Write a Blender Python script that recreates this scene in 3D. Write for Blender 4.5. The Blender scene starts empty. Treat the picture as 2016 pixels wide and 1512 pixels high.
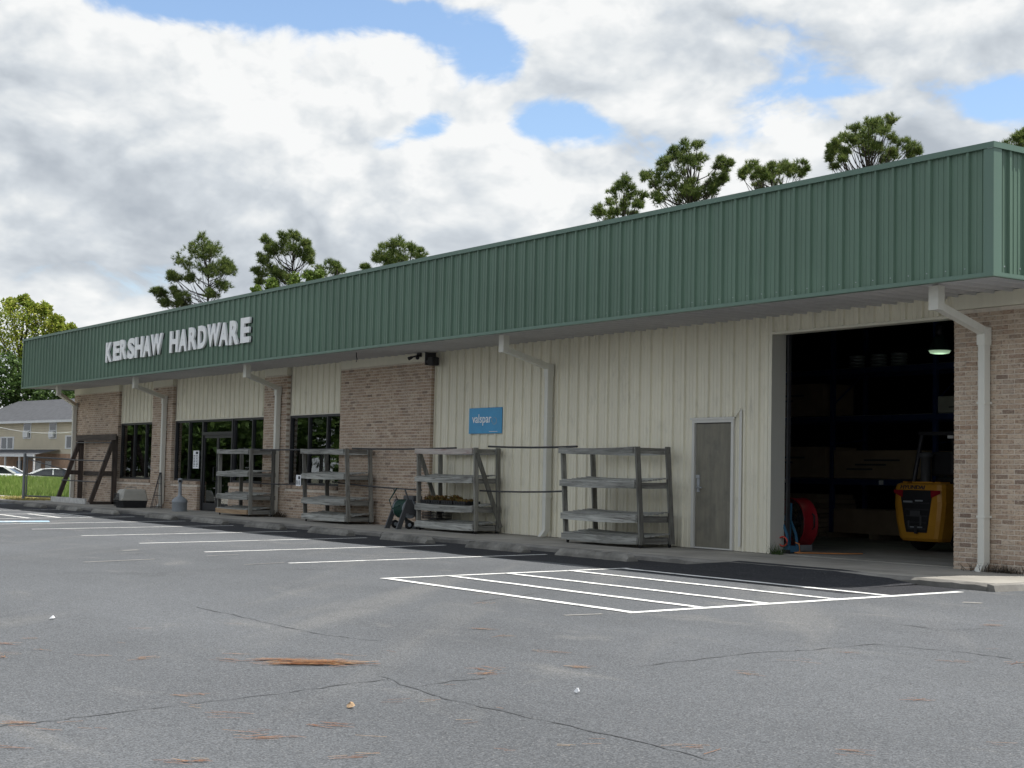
import bpy, math, random
import numpy as np
from mathutils import Vector, Matrix

random.seed(7); RNG = np.random.default_rng(11)
R = math.radians
scene = bpy.context.scene
COL = scene.collection

# ------------------------------------------------------------------ node helpers
def newmat(name):
    mt = bpy.data.materials.new(name); mt.use_nodes = True
    return mt, mt.node_tree.nodes, mt.node_tree.links, mt.node_tree.nodes['Principled BSDF']
def N(nt, typ, **kw):
    n = nt.nodes.new(typ)
    for k, v in kw.items(): setattr(n, k, v)
    return n
def val(nt, v, sock):
    if hasattr(v, 'links') or hasattr(v, 'is_linked'): nt.links.new(v, sock)
    else: sock.default_value = v
def math_(nt, op, a, b=None, clamp=False):
    n = N(nt, 'ShaderNodeMath', operation=op, use_clamp=clamp); val(nt, a, n.inputs[0])
    if b is not None: val(nt, b, n.inputs[1])
    return n.outputs[0]
def noise(nt, vec, scale, detail=4, rough=.55, dist=0.0):
    n = N(nt, 'ShaderNodeTexNoise'); n.inputs['Scale'].default_value = scale
    n.inputs['Detail'].default_value = detail; n.inputs['Roughness'].default_value = rough
    n.inputs['Distortion'].default_value = dist
    if vec is not None: nt.links.new(vec, n.inputs['Vector'])
    return n.outputs['Fac']
def maprange(nt, v, a, b, c, d, smooth=False):
    n = N(nt, 'ShaderNodeMapRange'); n.clamp = True
    if smooth: n.interpolation_type = 'SMOOTHSTEP'
    val(nt, v, n.inputs[0])
    for i, q in zip((1, 2, 3, 4), (a, b, c, d)): val(nt, q, n.inputs[i])
    return n.outputs[0]
def mixc(nt, f, a, b, mode='MIX'):
    n = N(nt, 'ShaderNodeMix', data_type='RGBA', blend_type=mode)
    val(nt, f, n.inputs[0])
    for s, q in ((n.inputs[6], a), (n.inputs[7], b)):
        if isinstance(q, (tuple, list)): s.default_value = (*q[:3], 1)
        else: nt.links.new(q, s)
    return n.outputs[2]
def ramp(nt, f, stops, interp='LINEAR'):
    n = N(nt, 'ShaderNodeValToRGB'); n.color_ramp.interpolation = interp
    e = n.color_ramp.elements
    while len(e) > 1: e.remove(e[-1])
    e[0].position, e[0].color = stops[0][0], (*stops[0][1], 1)
    for p, c in stops[1:]:
        q = e.new(p); q.color = (*c, 1)
    nt.links.new(f, n.inputs[0]); return n.outputs[0]
def coords(nt, scale=(1, 1, 1), world=True):
    mp = N(nt, 'ShaderNodeMapping'); mp.inputs['Scale'].default_value = scale
    if world: nt.links.new(N(nt, 'ShaderNodeNewGeometry').outputs['Position'], mp.inputs[0])
    else: nt.links.new(N(nt, 'ShaderNodeTexCoord').outputs['Object'], mp.inputs[0])
    return mp.outputs[0]
def bump(nt, h, strength, dist, bsdf):
    b = N(nt, 'ShaderNodeBump'); b.inputs['Strength'].default_value = strength
    b.inputs['Distance'].default_value = dist
    nt.links.new(h, b.inputs['Height']); nt.links.new(b.outputs[0], bsdf.inputs['Normal'])
# ------------------------------------------------------------------ camera
F_PX, CX, CY = 3000.0, 1008.0, 756.0            # focal length in photo pixels
TH, PITCH, ROLL = R(34.4826), R(3.4620), R(1.2126)
CAM = Vector((0, 0, 1.27))
_fwd = Vector((-math.cos(TH)*math.cos(PITCH), math.sin(TH)*math.cos(PITCH), math.sin(PITCH)))
_right = Vector((math.sin(TH), math.cos(TH), 0))
_up = _right.cross(_fwd)
_r = _right*math.cos(ROLL) + _up*math.sin(ROLL)
_u = -_right*math.sin(ROLL) + _up*math.cos(ROLL)
cam_d = bpy.data.cameras.new('camera')
cam_d.sensor_fit = 'HORIZONTAL'; cam_d.sensor_width = 36.0
cam_d.lens = 36.0*F_PX/2016.0
cam_d.clip_start = 0.1; cam_d.clip_end = 3000
cam = bpy.data.objects.new('camera', cam_d); COL.objects.link(cam)
m = Matrix((_r, _u, -_fwd)).transposed().to_4x4(); m.translation = CAM
cam.matrix_world = m
scene.camera = cam

# ------------------------------------------------------------------ pixel helpers (photo pixels -> rays)
def ray(x, y): return _fwd*F_PX + _r*(x-CX) - _u*(y-CY)
def onY(x, y, Y): d = ray(x, y); return CAM + d*(Y/d.y)
def onX(x, y, X): d = ray(x, y); return CAM + d*(X/d.x)
def onZ(x, y, z): d = ray(x, y); return CAM + d*((z-CAM.z)/d.z)
SL, Y0 = 0.016, 14.0                                   # the lot falls 1.6 % away from the store
def lot_z(Y): return SL*(max(0.0, min(15.1, Y))-Y0)
def onG(x, y):
    d = ray(x, y); t = (-SL*Y0-CAM.z)/(d.z-SL*d.y); return CAM + d*t
def at_depth(x, y, depth): return CAM + ray(x, y)*(depth/F_PX)

# ------------------------------------------------------------------ light
SUN_DIR = Vector((0.25, 0.378, 1.0)).normalized()      # towards the sun
sun_d = bpy.data.lights.new('sun', 'SUN'); sun_d.energy = 5.0; sun_d.angle = R(0.6)
sun_d.color = (1.0, 0.965, 0.91)
sun = bpy.data.objects.new('sun', sun_d); COL.objects.link(sun)
sun.rotation_euler = SUN_DIR.to_track_quat('Z', 'Y').to_euler(); sun.location = (0, 30, 60)

scene.view_settings.view_transform = 'Standard'
scene.view_settings.look = 'None'
scene.view_settings.exposure = 0.30
scene.view_settings.gamma = 1.0
scene.view_settings.use_curve_mapping = False
scene.render.engine = 'CYCLES'
scene.render.resolution_x, scene.render.resolution_y = 1024, 768

# ------------------------------------------------------------------ sky: blue air with broken cumulus all round
world = bpy.data.worlds.new('World'); scene.world = world; world.use_nodes = True
world.cycles.sampling_method = 'MANUAL'; world.cycles.sample_map_resolution = 256
def build_world():
    nt = world.node_tree; nt.nodes.clear(); L = nt.links
    out = N(nt, 'ShaderNodeOutputWorld')
    sky = N(nt, 'ShaderNodeTexSky', sky_type='NISHITA'); sky.sun_disc = False
    sky.sun_elevation = math.asin(SUN_DIR.z); sky.sun_rotation = math.atan2(SUN_DIR.x, SUN_DIR.y)
    sky.dust_density = .6; sky.ozone_density = 2.0
    b1 = N(nt, 'ShaderNodeBackground'); b1.inputs[1].default_value = .15; L.new(sky.outputs[0], b1.inputs[0])
    d = N(nt, 'ShaderNodeTexCoord').outputs['Generated']
    def vadd(v, off):
        n = N(nt, 'ShaderNodeVectorMath', operation='ADD'); L.new(v, n.inputs[0]); n.inputs[1].default_value = off; return n.outputs[0]
    def vmul(v, s):
        n = N(nt, 'ShaderNodeVectorMath', operation='MULTIPLY'); L.new(v, n.inputs[0]); n.inputs[1].default_value = s; return n.outputs[0]
    off = CLOUD_OFF
    def dens(shift, det=9):
        v = vmul(vadd(d, shift), (1, 1, 1.6)); v = vadd(v, off)
        wv = N(nt, 'ShaderNodeTexNoise'); wv.inputs['Scale'].default_value = 7; wv.inputs['Detail'].default_value = 3; L.new(v, wv.inputs['Vector'])
        wob = N(nt, 'ShaderNodeVectorMath', operation='MULTIPLY_ADD'); L.new(wv.outputs['Color'], wob.inputs[0]); wob.inputs[1].default_value = (.06, .06, .06); L.new(v, wob.inputs[2])
        puff = math_(nt, 'SUBTRACT', math_(nt, 'ABSOLUTE', math_(nt, 'SUBTRACT', noise(nt, wob.outputs[0], 9.0, 5, .55), .5)), .10)
        return math_(nt, 'ADD', noise(nt, wob.outputs[0], 3.6, det, .52), math_(nt, 'MULTIPLY', puff, .55))
    n1 = dens((0, 0, 0)); n2 = dens((.003, .006, .014)); n3 = dens((.010, .018, .045), 5)
    cov = math_(nt, 'ADD', n1, .095)
    for px, py, sx, sy, amp in CLOUD_GAPS:               # openings (and banks) in the cloud, by direction
        c = ray(px, py).normalized()
        a = Vector((c.y, -c.x, 0)).normalized(); e = a.cross(c)
        df = vadd(d, tuple(-c))
        def dot(v3, s):
            n = N(nt, 'ShaderNodeVectorMath', operation='DOT_PRODUCT'); L.new(df, n.inputs[0]); n.inputs[1].default_value = tuple(Vector(v3)/s); return n.outputs['Value']
        q = math_(nt, 'ADD', math_(nt, 'POWER', dot(a, sx/F_PX), 2.0), math_(nt, 'POWER', dot(e, sy/F_PX), 2.0))
        ln = N(nt, 'ShaderNodeVectorMath', operation='DOT_PRODUCT'); L.new(d, ln.inputs[0]); ln.inputs[1].default_value = tuple(c)
        g = math_(nt, 'MULTIPLY', math_(nt, 'EXPONENT', math_(nt, 'MULTIPLY', q, -1.0)), math_(nt, 'GREATER_THAN', ln.outputs['Value'], 0.0))
        cov = math_(nt, 'ADD', cov, math_(nt, 'MULTIPLY', g, -amp))
    sepd = N(nt, 'ShaderNodeSeparateXYZ'); L.new(d, sepd.inputs[0])
    cov = math_(nt, 'ADD', cov, maprange(nt, sepd.outputs[2], .02, .16, .22, 0, True))      # air thickens with cloud towards the horizon
    wisp = noise(nt, vmul(d, (1, 1, 1.8)), 15, 8, .64, .5)
    edge = math_(nt, 'ADD', cov, math_(nt, 'MULTIPLY', math_(nt, 'SUBTRACT', wisp, .5), .30))
    mask = maprange(nt, edge, .445, .555, 0, 1, True)
    big = noise(nt, vadd(vmul(d, (1, 1, 1.8)), (3.1, 1.7, .4)), 4.2, 6, .58)
    base = maprange(nt, cov, .50, .85, .74, .56, True)
    lit = math_(nt, 'ADD', base, math_(nt, 'MULTIPLY', math_(nt, 'SUBTRACT', n1, n2), 3.6))
    lit = math_(nt, 'ADD', lit, math_(nt, 'MULTIPLY', math_(nt, 'SUBTRACT', n1, n3), 1.9))
    lit = math_(nt, 'ADD', lit, maprange(nt, big, .3, .7, -.14, .12))
    c = ramp(nt, lit, [(0, (.44, .485, .54)), (.25, (.52, .565, .615)), (.5, (.62, .665, .71)), (.75, (.76, .79, .81)), (1, (.90, .91, .91))])
    b2 = N(nt, 'ShaderNodeBackground'); b2.inputs[1].default_value = .85; L.new(c, b2.inputs[0])
    mx = N(nt, 'ShaderNodeMixShader'); L.new(mask, mx.inputs[0]); L.new(b1.outputs[0], mx.inputs[1]); L.new(b2.outputs[0], mx.inputs[2])
    L.new(mx.outputs[0], out.inputs[0])
CLOUD_OFF = (2.3, .7, 1.1)
CLOUD_GAPS = [(430, 5, 250, 40, .22), (955, 105, 80, 60, .24), (1105, 245, 110, 45, .26), (765, 285, 70, 30, .20), (845, 252, 60, 30, .20),
              (820, 40, 120, 34, .14), (1960, 195, 110, 50, .16), (1640, 180, 90, 16, .08),
              (150, 420, 260, 150, -.16), (1780, 330, 170, 90, -.16), (520, 190, 200, 80, -.06), (1350, 110, 160, 90, -.14), (1850, 300, 160, 50, -.12), (640, 420, 200, 90, -.08)]
build_world()

# ------------------------------------------------------------------ materials
def simple(name, col, rough=.6, var=.12, vscale=3.0, metal=0.0, spec=.4, stretch=(1, 1, 1), bmp=0, obj_var=0.0):
    mt, n, l, b = newmat(name); nt = mt.node_tree
    v = coords(nt, stretch)
    f = noise(nt, v, vscale, 5)
    lo = tuple(c*(1-var) for c in col); hi = tuple(min(1, c*(1+var)) for c in col)
    c = mixc(nt, maprange(nt, f, .3, .7, 0, 1), lo, hi)
    if obj_var:
        oi = N(nt, 'ShaderNodeObjectInfo').outputs['Random']
        g = maprange(nt, oi, 0, 1, 1-obj_var, 1+obj_var)
        cb = N(nt, 'ShaderNodeCombineColor')
        for i in range(3): nt.links.new(g, cb.inputs[i])
        c = mixc(nt, 1.0, c, cb.outputs[0], 'MULTIPLY')
    l.new(c, b.inputs['Base Color'])
    b.inputs['Roughness'].default_value = rough; b.inputs['Metallic'].default_value = metal
    b.inputs['Specular IOR Level'].default_value = spec
    if bmp: bump(nt, noise(nt, v, vscale*14, 4), bmp, .01, b)
    return mt

def panel_mat(name, col, streak=.10, rough=.42):
    """painted sheet metal: broad fading, faint vertical streaks, some grime spots"""
    mt, n, l, b = newmat(name); nt = mt.node_tree
    big = noise(nt, coords(nt, (.35, .35, .5)), 1.0, 3)
    st = noise(nt, coords(nt, (9, 9, .35)), 1.0, 4, .6)
    sp = noise(nt, coords(nt, (1, 1, 1)), 26, 3)
    f = math_(nt, 'ADD', math_(nt, 'MULTIPLY', big, .5), math_(nt, 'MULTIPLY', st, .5))
    c = mixc(nt, maprange(nt, f, .35, .65, 0, 1), tuple(x*(1-streak) for x in col), tuple(x*(1+streak) for x in col))
    c = mixc(nt, maprange(nt, sp, .68, .8, 0, .35), c, tuple(x*.6 for x in col))
    oi = N(nt, 'ShaderNodeObjectInfo').outputs['Random']
    c = mixc(nt, maprange(nt, oi, 0, 1, 0, .30), c, tuple(x*.8 for x in col))
    l.new(c, b.inputs['Base Color']); b.inputs['Roughness'].default_value = rough
    b.inputs['Specular IOR Level'].default_value = .35
    bump(nt, noise(nt, coords(nt, (1, 1, .25)), 2.2, 2), .22, .02, b)
    return mt

def siding_mat(name, col):
    """beige sheet siding with blotches of dirt and faint streaks"""
    mt, n, l, b = newmat(name); nt = mt.node_tree
    big = noise(nt, coords(nt, (.35, .35, .35)), 1.0, 4)
    st = noise(nt, coords(nt, (11, 11, .3)), 1.0, 4, .6)
    f = math_(nt, 'ADD', math_(nt, 'MULTIPLY', big, .55), math_(nt, 'MULTIPLY', st, .45))
    c = mixc(nt, maprange(nt, f, .35, .65, 0, 1), tuple(x*.88 for x in col), tuple(x*1.06 for x in col))
    d = maprange(nt, noise(nt, coords(nt, (3, 3, 1.2)), 2.0, 5, .65), .56, .78, 0, .35)
    c = mixc(nt, d, c, (.30, .29, .24))
    l.new(c, b.inputs['Base Color']); b.inputs['Roughness'].default_value = .45
    b.inputs['Specular IOR Level'].default_value = .35
    bump(nt, noise(nt, coords(nt, (1, 1, .2)), 2.4, 2), .2, .02, b)
    return mt

def brick_mat():
    mt, n, l, b = newmat('brick'); nt = mt.node_tree
    g = N(nt, 'ShaderNodeNewGeometry'); oi = N(nt, 'ShaderNodeObjectInfo')
    rnd = math_(nt, 'FRACT', math_(nt, 'ADD', g.outputs['Random Per Island'], oi.outputs['Random']))
    c = ramp(nt, rnd, [(0, (.45, .335, .24)), (.22, (.53, .415, .31)), (.42, (.41, .295, .205)), (.58, (.57, .465, .36)),
                       (.74, (.36, .245, .17)), (.86, (.49, .37, .27)), (.94, (.19, .13, .095)), (1, (.53, .42, .32))])
    sm = noise(nt, coords(nt, (1, 1, 1.6)), 22, 5, .65)
    c = mixc(nt, maprange(nt, sm, .50, .66, 0, .85), c, (.17, .11, .085))
    sm2 = noise(nt, coords(nt, (1, 1, 2)), 31, 4, .6)
    c = mixc(nt, maprange(nt, sm2, .52, .72, 0, .6), c, (.64, .55, .45))
    wr = noise(nt, coords(nt, (.5, .5, .5)), 1.2, 4)
    c = mixc(nt, maprange(nt, wr, .4, .7, 0, .25), c, (.22, .18, .15))
    l.new(c, b.inputs['Base Color']); b.inputs['Roughness'].default_value = .85
    bump(nt, noise(nt, coords(nt), 90, 4), .5, .006, b)
    return mt

def asphalt_mat(name, base, light, dark_speck=.55, patch=1.0):
    mt, n, l, b = newmat(name); nt = mt.node_tree
    v = coords(nt)
    fine = noise(nt, v, 120, 3, .7)
    vor = N(nt, 'ShaderNodeTexVoronoi'); vor.inputs['Scale'].default_value = 110; l.new(v, vor.inputs['Vector'])
    agg = vor.outputs['Color']
    sepc = N(nt, 'ShaderNodeSeparateColor'); l.new(agg, sepc.inputs[0])
    big = noise(nt, coords(nt, (.16, .3, .3)), 1.0, 6, .6)
    mid = noise(nt, coords(nt, (.5, 1.3, 1)), 1.0, 6, .62, .4)
    c = mixc(nt, maprange(nt, big, .36, .66, 0, 1), tuple(x*.86 for x in base), tuple(x*1.12 for x in base))
    c = mixc(nt, math_(nt, 'MULTIPLY', maprange(nt, mid, .56, .74, 0, .55, True), patch), c, light)
    rot = N(nt, 'ShaderNodeMapping'); rot.vector_type = 'TEXTURE'; rot.inputs['Rotation'].default_value = (0, 0, R(136)); rot.inputs['Scale'].default_value = (11, 1.3, 1); l.new(N(nt, 'ShaderNodeNewGeometry').outputs['Position'], rot.inputs[0])
    trk = noise(nt, rot.outputs[0], 1.0, 4, .55, .3)
    c = mixc(nt, math_(nt, 'MULTIPLY', maprange(nt, trk, .52, .70, 0, .42, True), patch), c, light)
    oil = noise(nt, coords(nt, (.45, .6, 1)), 1.0, 5, .6, .8)
    c = mixc(nt, math_(nt, 'MULTIPLY', maprange(nt, oil, .62, .78, 0, .5, True), patch), c, tuple(x*.45 for x in base))
    sp = math_(nt, 'ADD', math_(nt, 'MULTIPLY', fine, .6), math_(nt, 'MULTIPLY', sepc.outputs[0], .4))
    k = maprange(nt, sp, .25, .75, 1-dark_speck, 1+dark_speck*1.1)
    cb = N(nt, 'ShaderNodeCombineColor')
    for i in range(3): l.new(k, cb.inputs[i])
    c = mixc(nt, 1.0, c, cb.outputs[0], 'MULTIPLY')
    wh = maprange(nt, sepc.outputs[1], .965, .98, 0, .3)
    c = mixc(nt, wh, c, (.36, .35, .33))
    l.new(c, b.inputs['Base Color']); b.inputs['Roughness'].default_value = .9
    b.inputs['Specular IOR Level'].default_value = .12
    bump(nt, sp, .22, .008, b)
    return mt

def concrete_mat(name, col, var=.2):
    mt, n, l, b = newmat(name); nt = mt.node_tree
    big = noise(nt, coords(nt, (.7, 1, 1)), 1.3, 7, .65)
    fine = noise(nt, coords(nt), 60, 4, .65)
    c = mixc(nt, maprange(nt, big, .33, .68, 0, 1), tuple(x*(1-var*1.6) for x in col), tuple(x*(1+var) for x in col))
    c = mixc(nt, maprange(nt, fine, .35, .7, 0, .35), c, tuple(x*.55 for x in col))
    st = noise(nt, coords(nt, (1.6, 3.5, 1)), 1.1, 6, .7)
    c = mixc(nt, maprange(nt, st, .6, .8, 0, .55), c, (.09, .085, .08))
    l.new(c, b.inputs['Base Color']); b.inputs['Roughness'].default_value = .9
    bump(nt, fine, .4, .008, b)
    return mt

def paint_mat(name, col):
    mt, n, l, b = newmat(name); nt = mt.node_tree
    w = noise(nt, coords(nt), 45, 5, .7); w2 = noise(nt, coords(nt), 3.0, 4)
    f = math_(nt, 'ADD', math_(nt, 'MULTIPLY', w, .6), math_(nt, 'MULTIPLY', w2, .4))
    c = mixc(nt, maprange(nt, f, .50, .64, 0, .9), col, (.11, .115, .12))
    l.new(c, b.inputs['Base Color']); b.inputs['Roughness'].default_value = .75
    return mt

def wood_mat(name, a, b_, dark=(.06, .05, .045), knots=True, axis=0):
    """weathered board: grain runs along the longest local axis (given by axis)"""
    mt, n, l, b = newmat(name); nt = mt.node_tree
    s = [14, 14, 14]; s[axis] = .9
    v = coords(nt, tuple(s), world=False)
    oi = N(nt, 'ShaderNodeObjectInfo').outputs['Random']
    ad = N(nt, 'ShaderNodeVectorMath', operation='ADD'); l.new(v, ad.inputs[0])
    cmb = N(nt, 'ShaderNodeCombineXYZ')
    for i in range(3): l.new(math_(nt, 'MULTIPLY', oi, 37.0), cmb.inputs[i])
    l.new(cmb.outputs[0], ad.inputs[1]); v = ad.outputs[0]
    g = noise(nt, v, 1.0, 7, .68, .6)
    c = mixc(nt, maprange(nt, g, .36, .64, 0, 1), a, b_)
    g2 = noise(nt, v, 2.6, 5, .7)
    c = mixc(nt, maprange(nt, g2, .53, .68, 0, .85), c, dark)
    tint = maprange(nt, oi, 0, 1, .72, 1.18)
    cb = N(nt, 'ShaderNodeCombineColor')
    for i in range(3): l.new(tint, cb.inputs[i])
    c = mixc(nt, 1.0, c, cb.outputs[0], 'MULTIPLY')
    l.new(c, b.inputs['Base Color']); b.inputs['Roughness'].default_value = .9
    bump(nt, g, .4, .01, b)
    return mt

def leaf_mat(name, cols, trans=.35, rough=.6):
    mt, n, l, b = newmat(name); nt = mt.node_tree
    g = N(nt, 'ShaderNodeNewGeometry')
    clump = noise(nt, coords(nt), .45, 3)
    f = math_(nt, 'ADD', math_(nt, 'MULTIPLY', g.outputs['Random Per Island'], .6), math_(nt, 'MULTIPLY', clump, .4))
    stops = [(i/(len(cols)-1)*.7+.12, c) for i, c in enumerate(cols)]
    c = ramp(nt, f, stops)
    l.new(c, b.inputs['Base Color']); b.inputs['Roughness'].default_value = rough
    b.inputs['Specular IOR Level'].default_value = .25
    tr = N(nt, 'ShaderNodeBsdfTranslucent'); l.new(c, tr.inputs[0])
    mx = N(nt, 'ShaderNodeMixShader'); mx.inputs[0].default_value = trans
    l.new(b.outputs[0], mx.inputs[1]); l.new(tr.outputs[0], mx.inputs[2])
    l.new(mx.outputs[0], nt.nodes['Material Output'].inputs[0])
    return mt

def glass_mat(name, tint=(.75, .8, .8), extra=.06):
    """thin window pane: transparent, with a mirror coat growing towards grazing angles"""
    mt = bpy.data.materials.new(name); mt.use_nodes = True; nt = mt.node_tree; nt.nodes.clear()
    out = N(nt, 'ShaderNodeOutputMaterial'); mx = N(nt, 'ShaderNodeMixShader')
    t = N(nt, 'ShaderNodeBsdfTransparent'); t.inputs[0].default_value = (*tint, 1)
    g = N(nt, 'ShaderNodeBsdfGlossy'); g.inputs[0].default_value = (.92, .95, .95, 1); g.inputs['Roughness'].default_value = .015
    fr = N(nt, 'ShaderNodeFresnel'); fr.inputs[0].default_value = 1.5
    f = math_(nt, 'ADD', math_(nt, 'MULTIPLY', fr.outputs[0], 1.55), extra, True)
    bp = N(nt, 'ShaderNodeBump'); bp.inputs['Strength'].default_value = .03; bp.inputs['Distance'].default_value = .05
    nt.links.new(noise(nt, coords(nt), 1.3, 2), bp.inputs['Height']); nt.links.new(bp.outputs[0], g.inputs['Normal'])
    nt.links.new(f, mx.inputs[0]); nt.links.new(t.outputs[0], mx.inputs[1]); nt.links.new(g.outputs[0], mx.inputs[2])
    nt.links.new(mx.outputs[0], out.inputs[0]); return mt

M = {}
M['green'] = panel_mat('green_metal', (.118, .190, .138), .16)
M['greentrim'] = panel_mat('green_trim', (.125, .20, .155), .06)
M['beige'] = siding_mat('beige_siding', (.78, .74, .60))
M['beigetrim'] = panel_mat('beige_trim', (.72, .685, .56), .06)
M['jamb'] = panel_mat('jamb_metal', (.50, .49, .44), .06)
M['soffit'] = panel_mat('soffit_metal', (.58, .57, .565), .07)
M['downspout'] = panel_mat('downspout_metal', (.70, .69, .62), .05)
M['brick'] = brick_mat()
M['mortar'] = simple('mortar', (.62, .555, .47), .95, .12, 9)
M['core'] = simple('wall_core', (.10, .10, .10), .9)
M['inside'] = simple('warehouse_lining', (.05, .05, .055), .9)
M['storewall'] = simple('store_lining', (.10, .10, .10), .9)
M['bronze'] = simple('dark_bronze_frame', (.022, .022, .025), .45, .1, 4)
M['glass'] = glass_mat('window_glass')
M['asphalt'] = asphalt_mat('asphalt', (.100, .105, .111), (.162, .160, .154), .48)
M['darkasphalt'] = asphalt_mat('dark_asphalt', (.036, .037, .041), (.07, .07, .068), .5, .5)
M['crack'] = simple('crack_filler', (.062, .064, .068), .9)
M['concrete'] = concrete_mat('concrete', (.34, .32, .28))
M['kerbconc'] = concrete_mat('kerb_concrete', (.21, .20, .18), .35)
M['stopconc'] = concrete_mat('wheel_stop_concrete', (.23, .22, .195), .5)
M['floorconc'] = concrete_mat('floor_concrete', (.30, .285, .25))
M['paint'] = paint_mat('white_line_paint', (.78, .78, .75))
M['wornpaint'] = paint_mat('worn_line_paint', (.22, .215, .20))
M['bluepaint'] = paint_mat('blue_line_paint', (.33, .48, .60))
M['greywood'] = wood_mat('grey_wood', (.19, .19, .17), (.44, .44, .405))
M['doortrim'] = panel_mat('door_trim', (.66, .65, .60), .08)
M['greywood_z'] = wood_mat('grey_wood_upright', (.12, .115, .10), (.27, .265, .235), axis=2)
M['greywood_y'] = wood_mat('grey_wood_crosswise', (.14, .135, .12), (.28, .275, .25), axis=1)
M['tanwood'] = wood_mat('tan_wood', (.33, .22, .13), (.50, .36, .22), (.2, .12, .07))
M['redwood'] = wood_mat('streaked_wood', (.30, .27, .24), (.40, .36, .33), (.16, .07, .06))
M['darkwood'] = wood_mat('dark_stained_wood', (.045, .034, .028), (.11, .085, .07), (.02, .015, .012), axis=2)
M['darkwood_x'] = wood_mat('dark_stained_beam', (.045, .036, .030), (.095, .075, .062), (.02, .015, .012))
M['whitewood'] = simple('flaking_white_board', (.52, .51, .48), .85, .22, 6)
M['black'] = simple('black_plastic', (.018, .018, .02), .5, .2, 8)
M['rubber'] = simple('rubber', (.016, .016, .017), .8, .2, 12)
M['galv'] = simple('dull_galvanised', (.20, .21, .22), .6, .15, 6, metal=.2)
M['steel'] = simple('galvanised_steel', (.42, .44, .46), .45, .12, 6, metal=.6)
M['darksteel'] = simple('dark_steel', (.06, .06, .065), .5, .2, 8, metal=.5)
M['pipe'] = simple('dark_pipe', (.035, .035, .038), .55, .2, 8)
M['white'] = simple('white_paint', (.70, .70, .68), .5, .05, 3)
M['letter'] = simple('letter_white', (.86, .86, .85), .5, .03, 4)
M['paper'] = simple('paper', (.78, .79, .80), .7, .04, 9)
M['ink'] = simple('ink', (.05, .05, .06), .8)
M['greyplastic'] = simple('grey_plastic', (.27, .29, .31), .55, .08, 5)
M['charcoal'] = simple('charcoal_plastic', (.07, .072, .075), .55, .15, 5)
M['hosegreen'] = simple('green_hose', (.008, .045, .032), .45, .2, 8)
M['carriertop'] = simple('taupe_plastic', (.40, .385, .34), .55, .08, 5)
M['doorleaf'] = None
M['bark'] = simple('bark', (.075, .06, .05), .95, .35, 5)
M['pinebark'] = simple('pine_bark', (.055, .045, .04), .95, .3, 5)

def door_leaf_mat():
    mt, n, l, b = newmat('dirty_olive_door'); nt = mt.node_tree
    st = noise(nt, coords(nt, (7, 7, .8)), 1.0, 6, .7)
    bl = noise(nt, coords(nt), 3.0, 5, .6)
    c = mixc(nt, maprange(nt, st, .35, .7, 0, 1), (.15, .14, .11), (.225, .21, .16))
    c = mixc(nt, maprange(nt, bl, .5, .75, 0, .6), c, (.085, .083, .075))
    l.new(c, b.inputs['Base Color']); b.inputs['Roughness'].default_value = .6
    return mt
M['doorleaf'] = door_leaf_mat()

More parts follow.
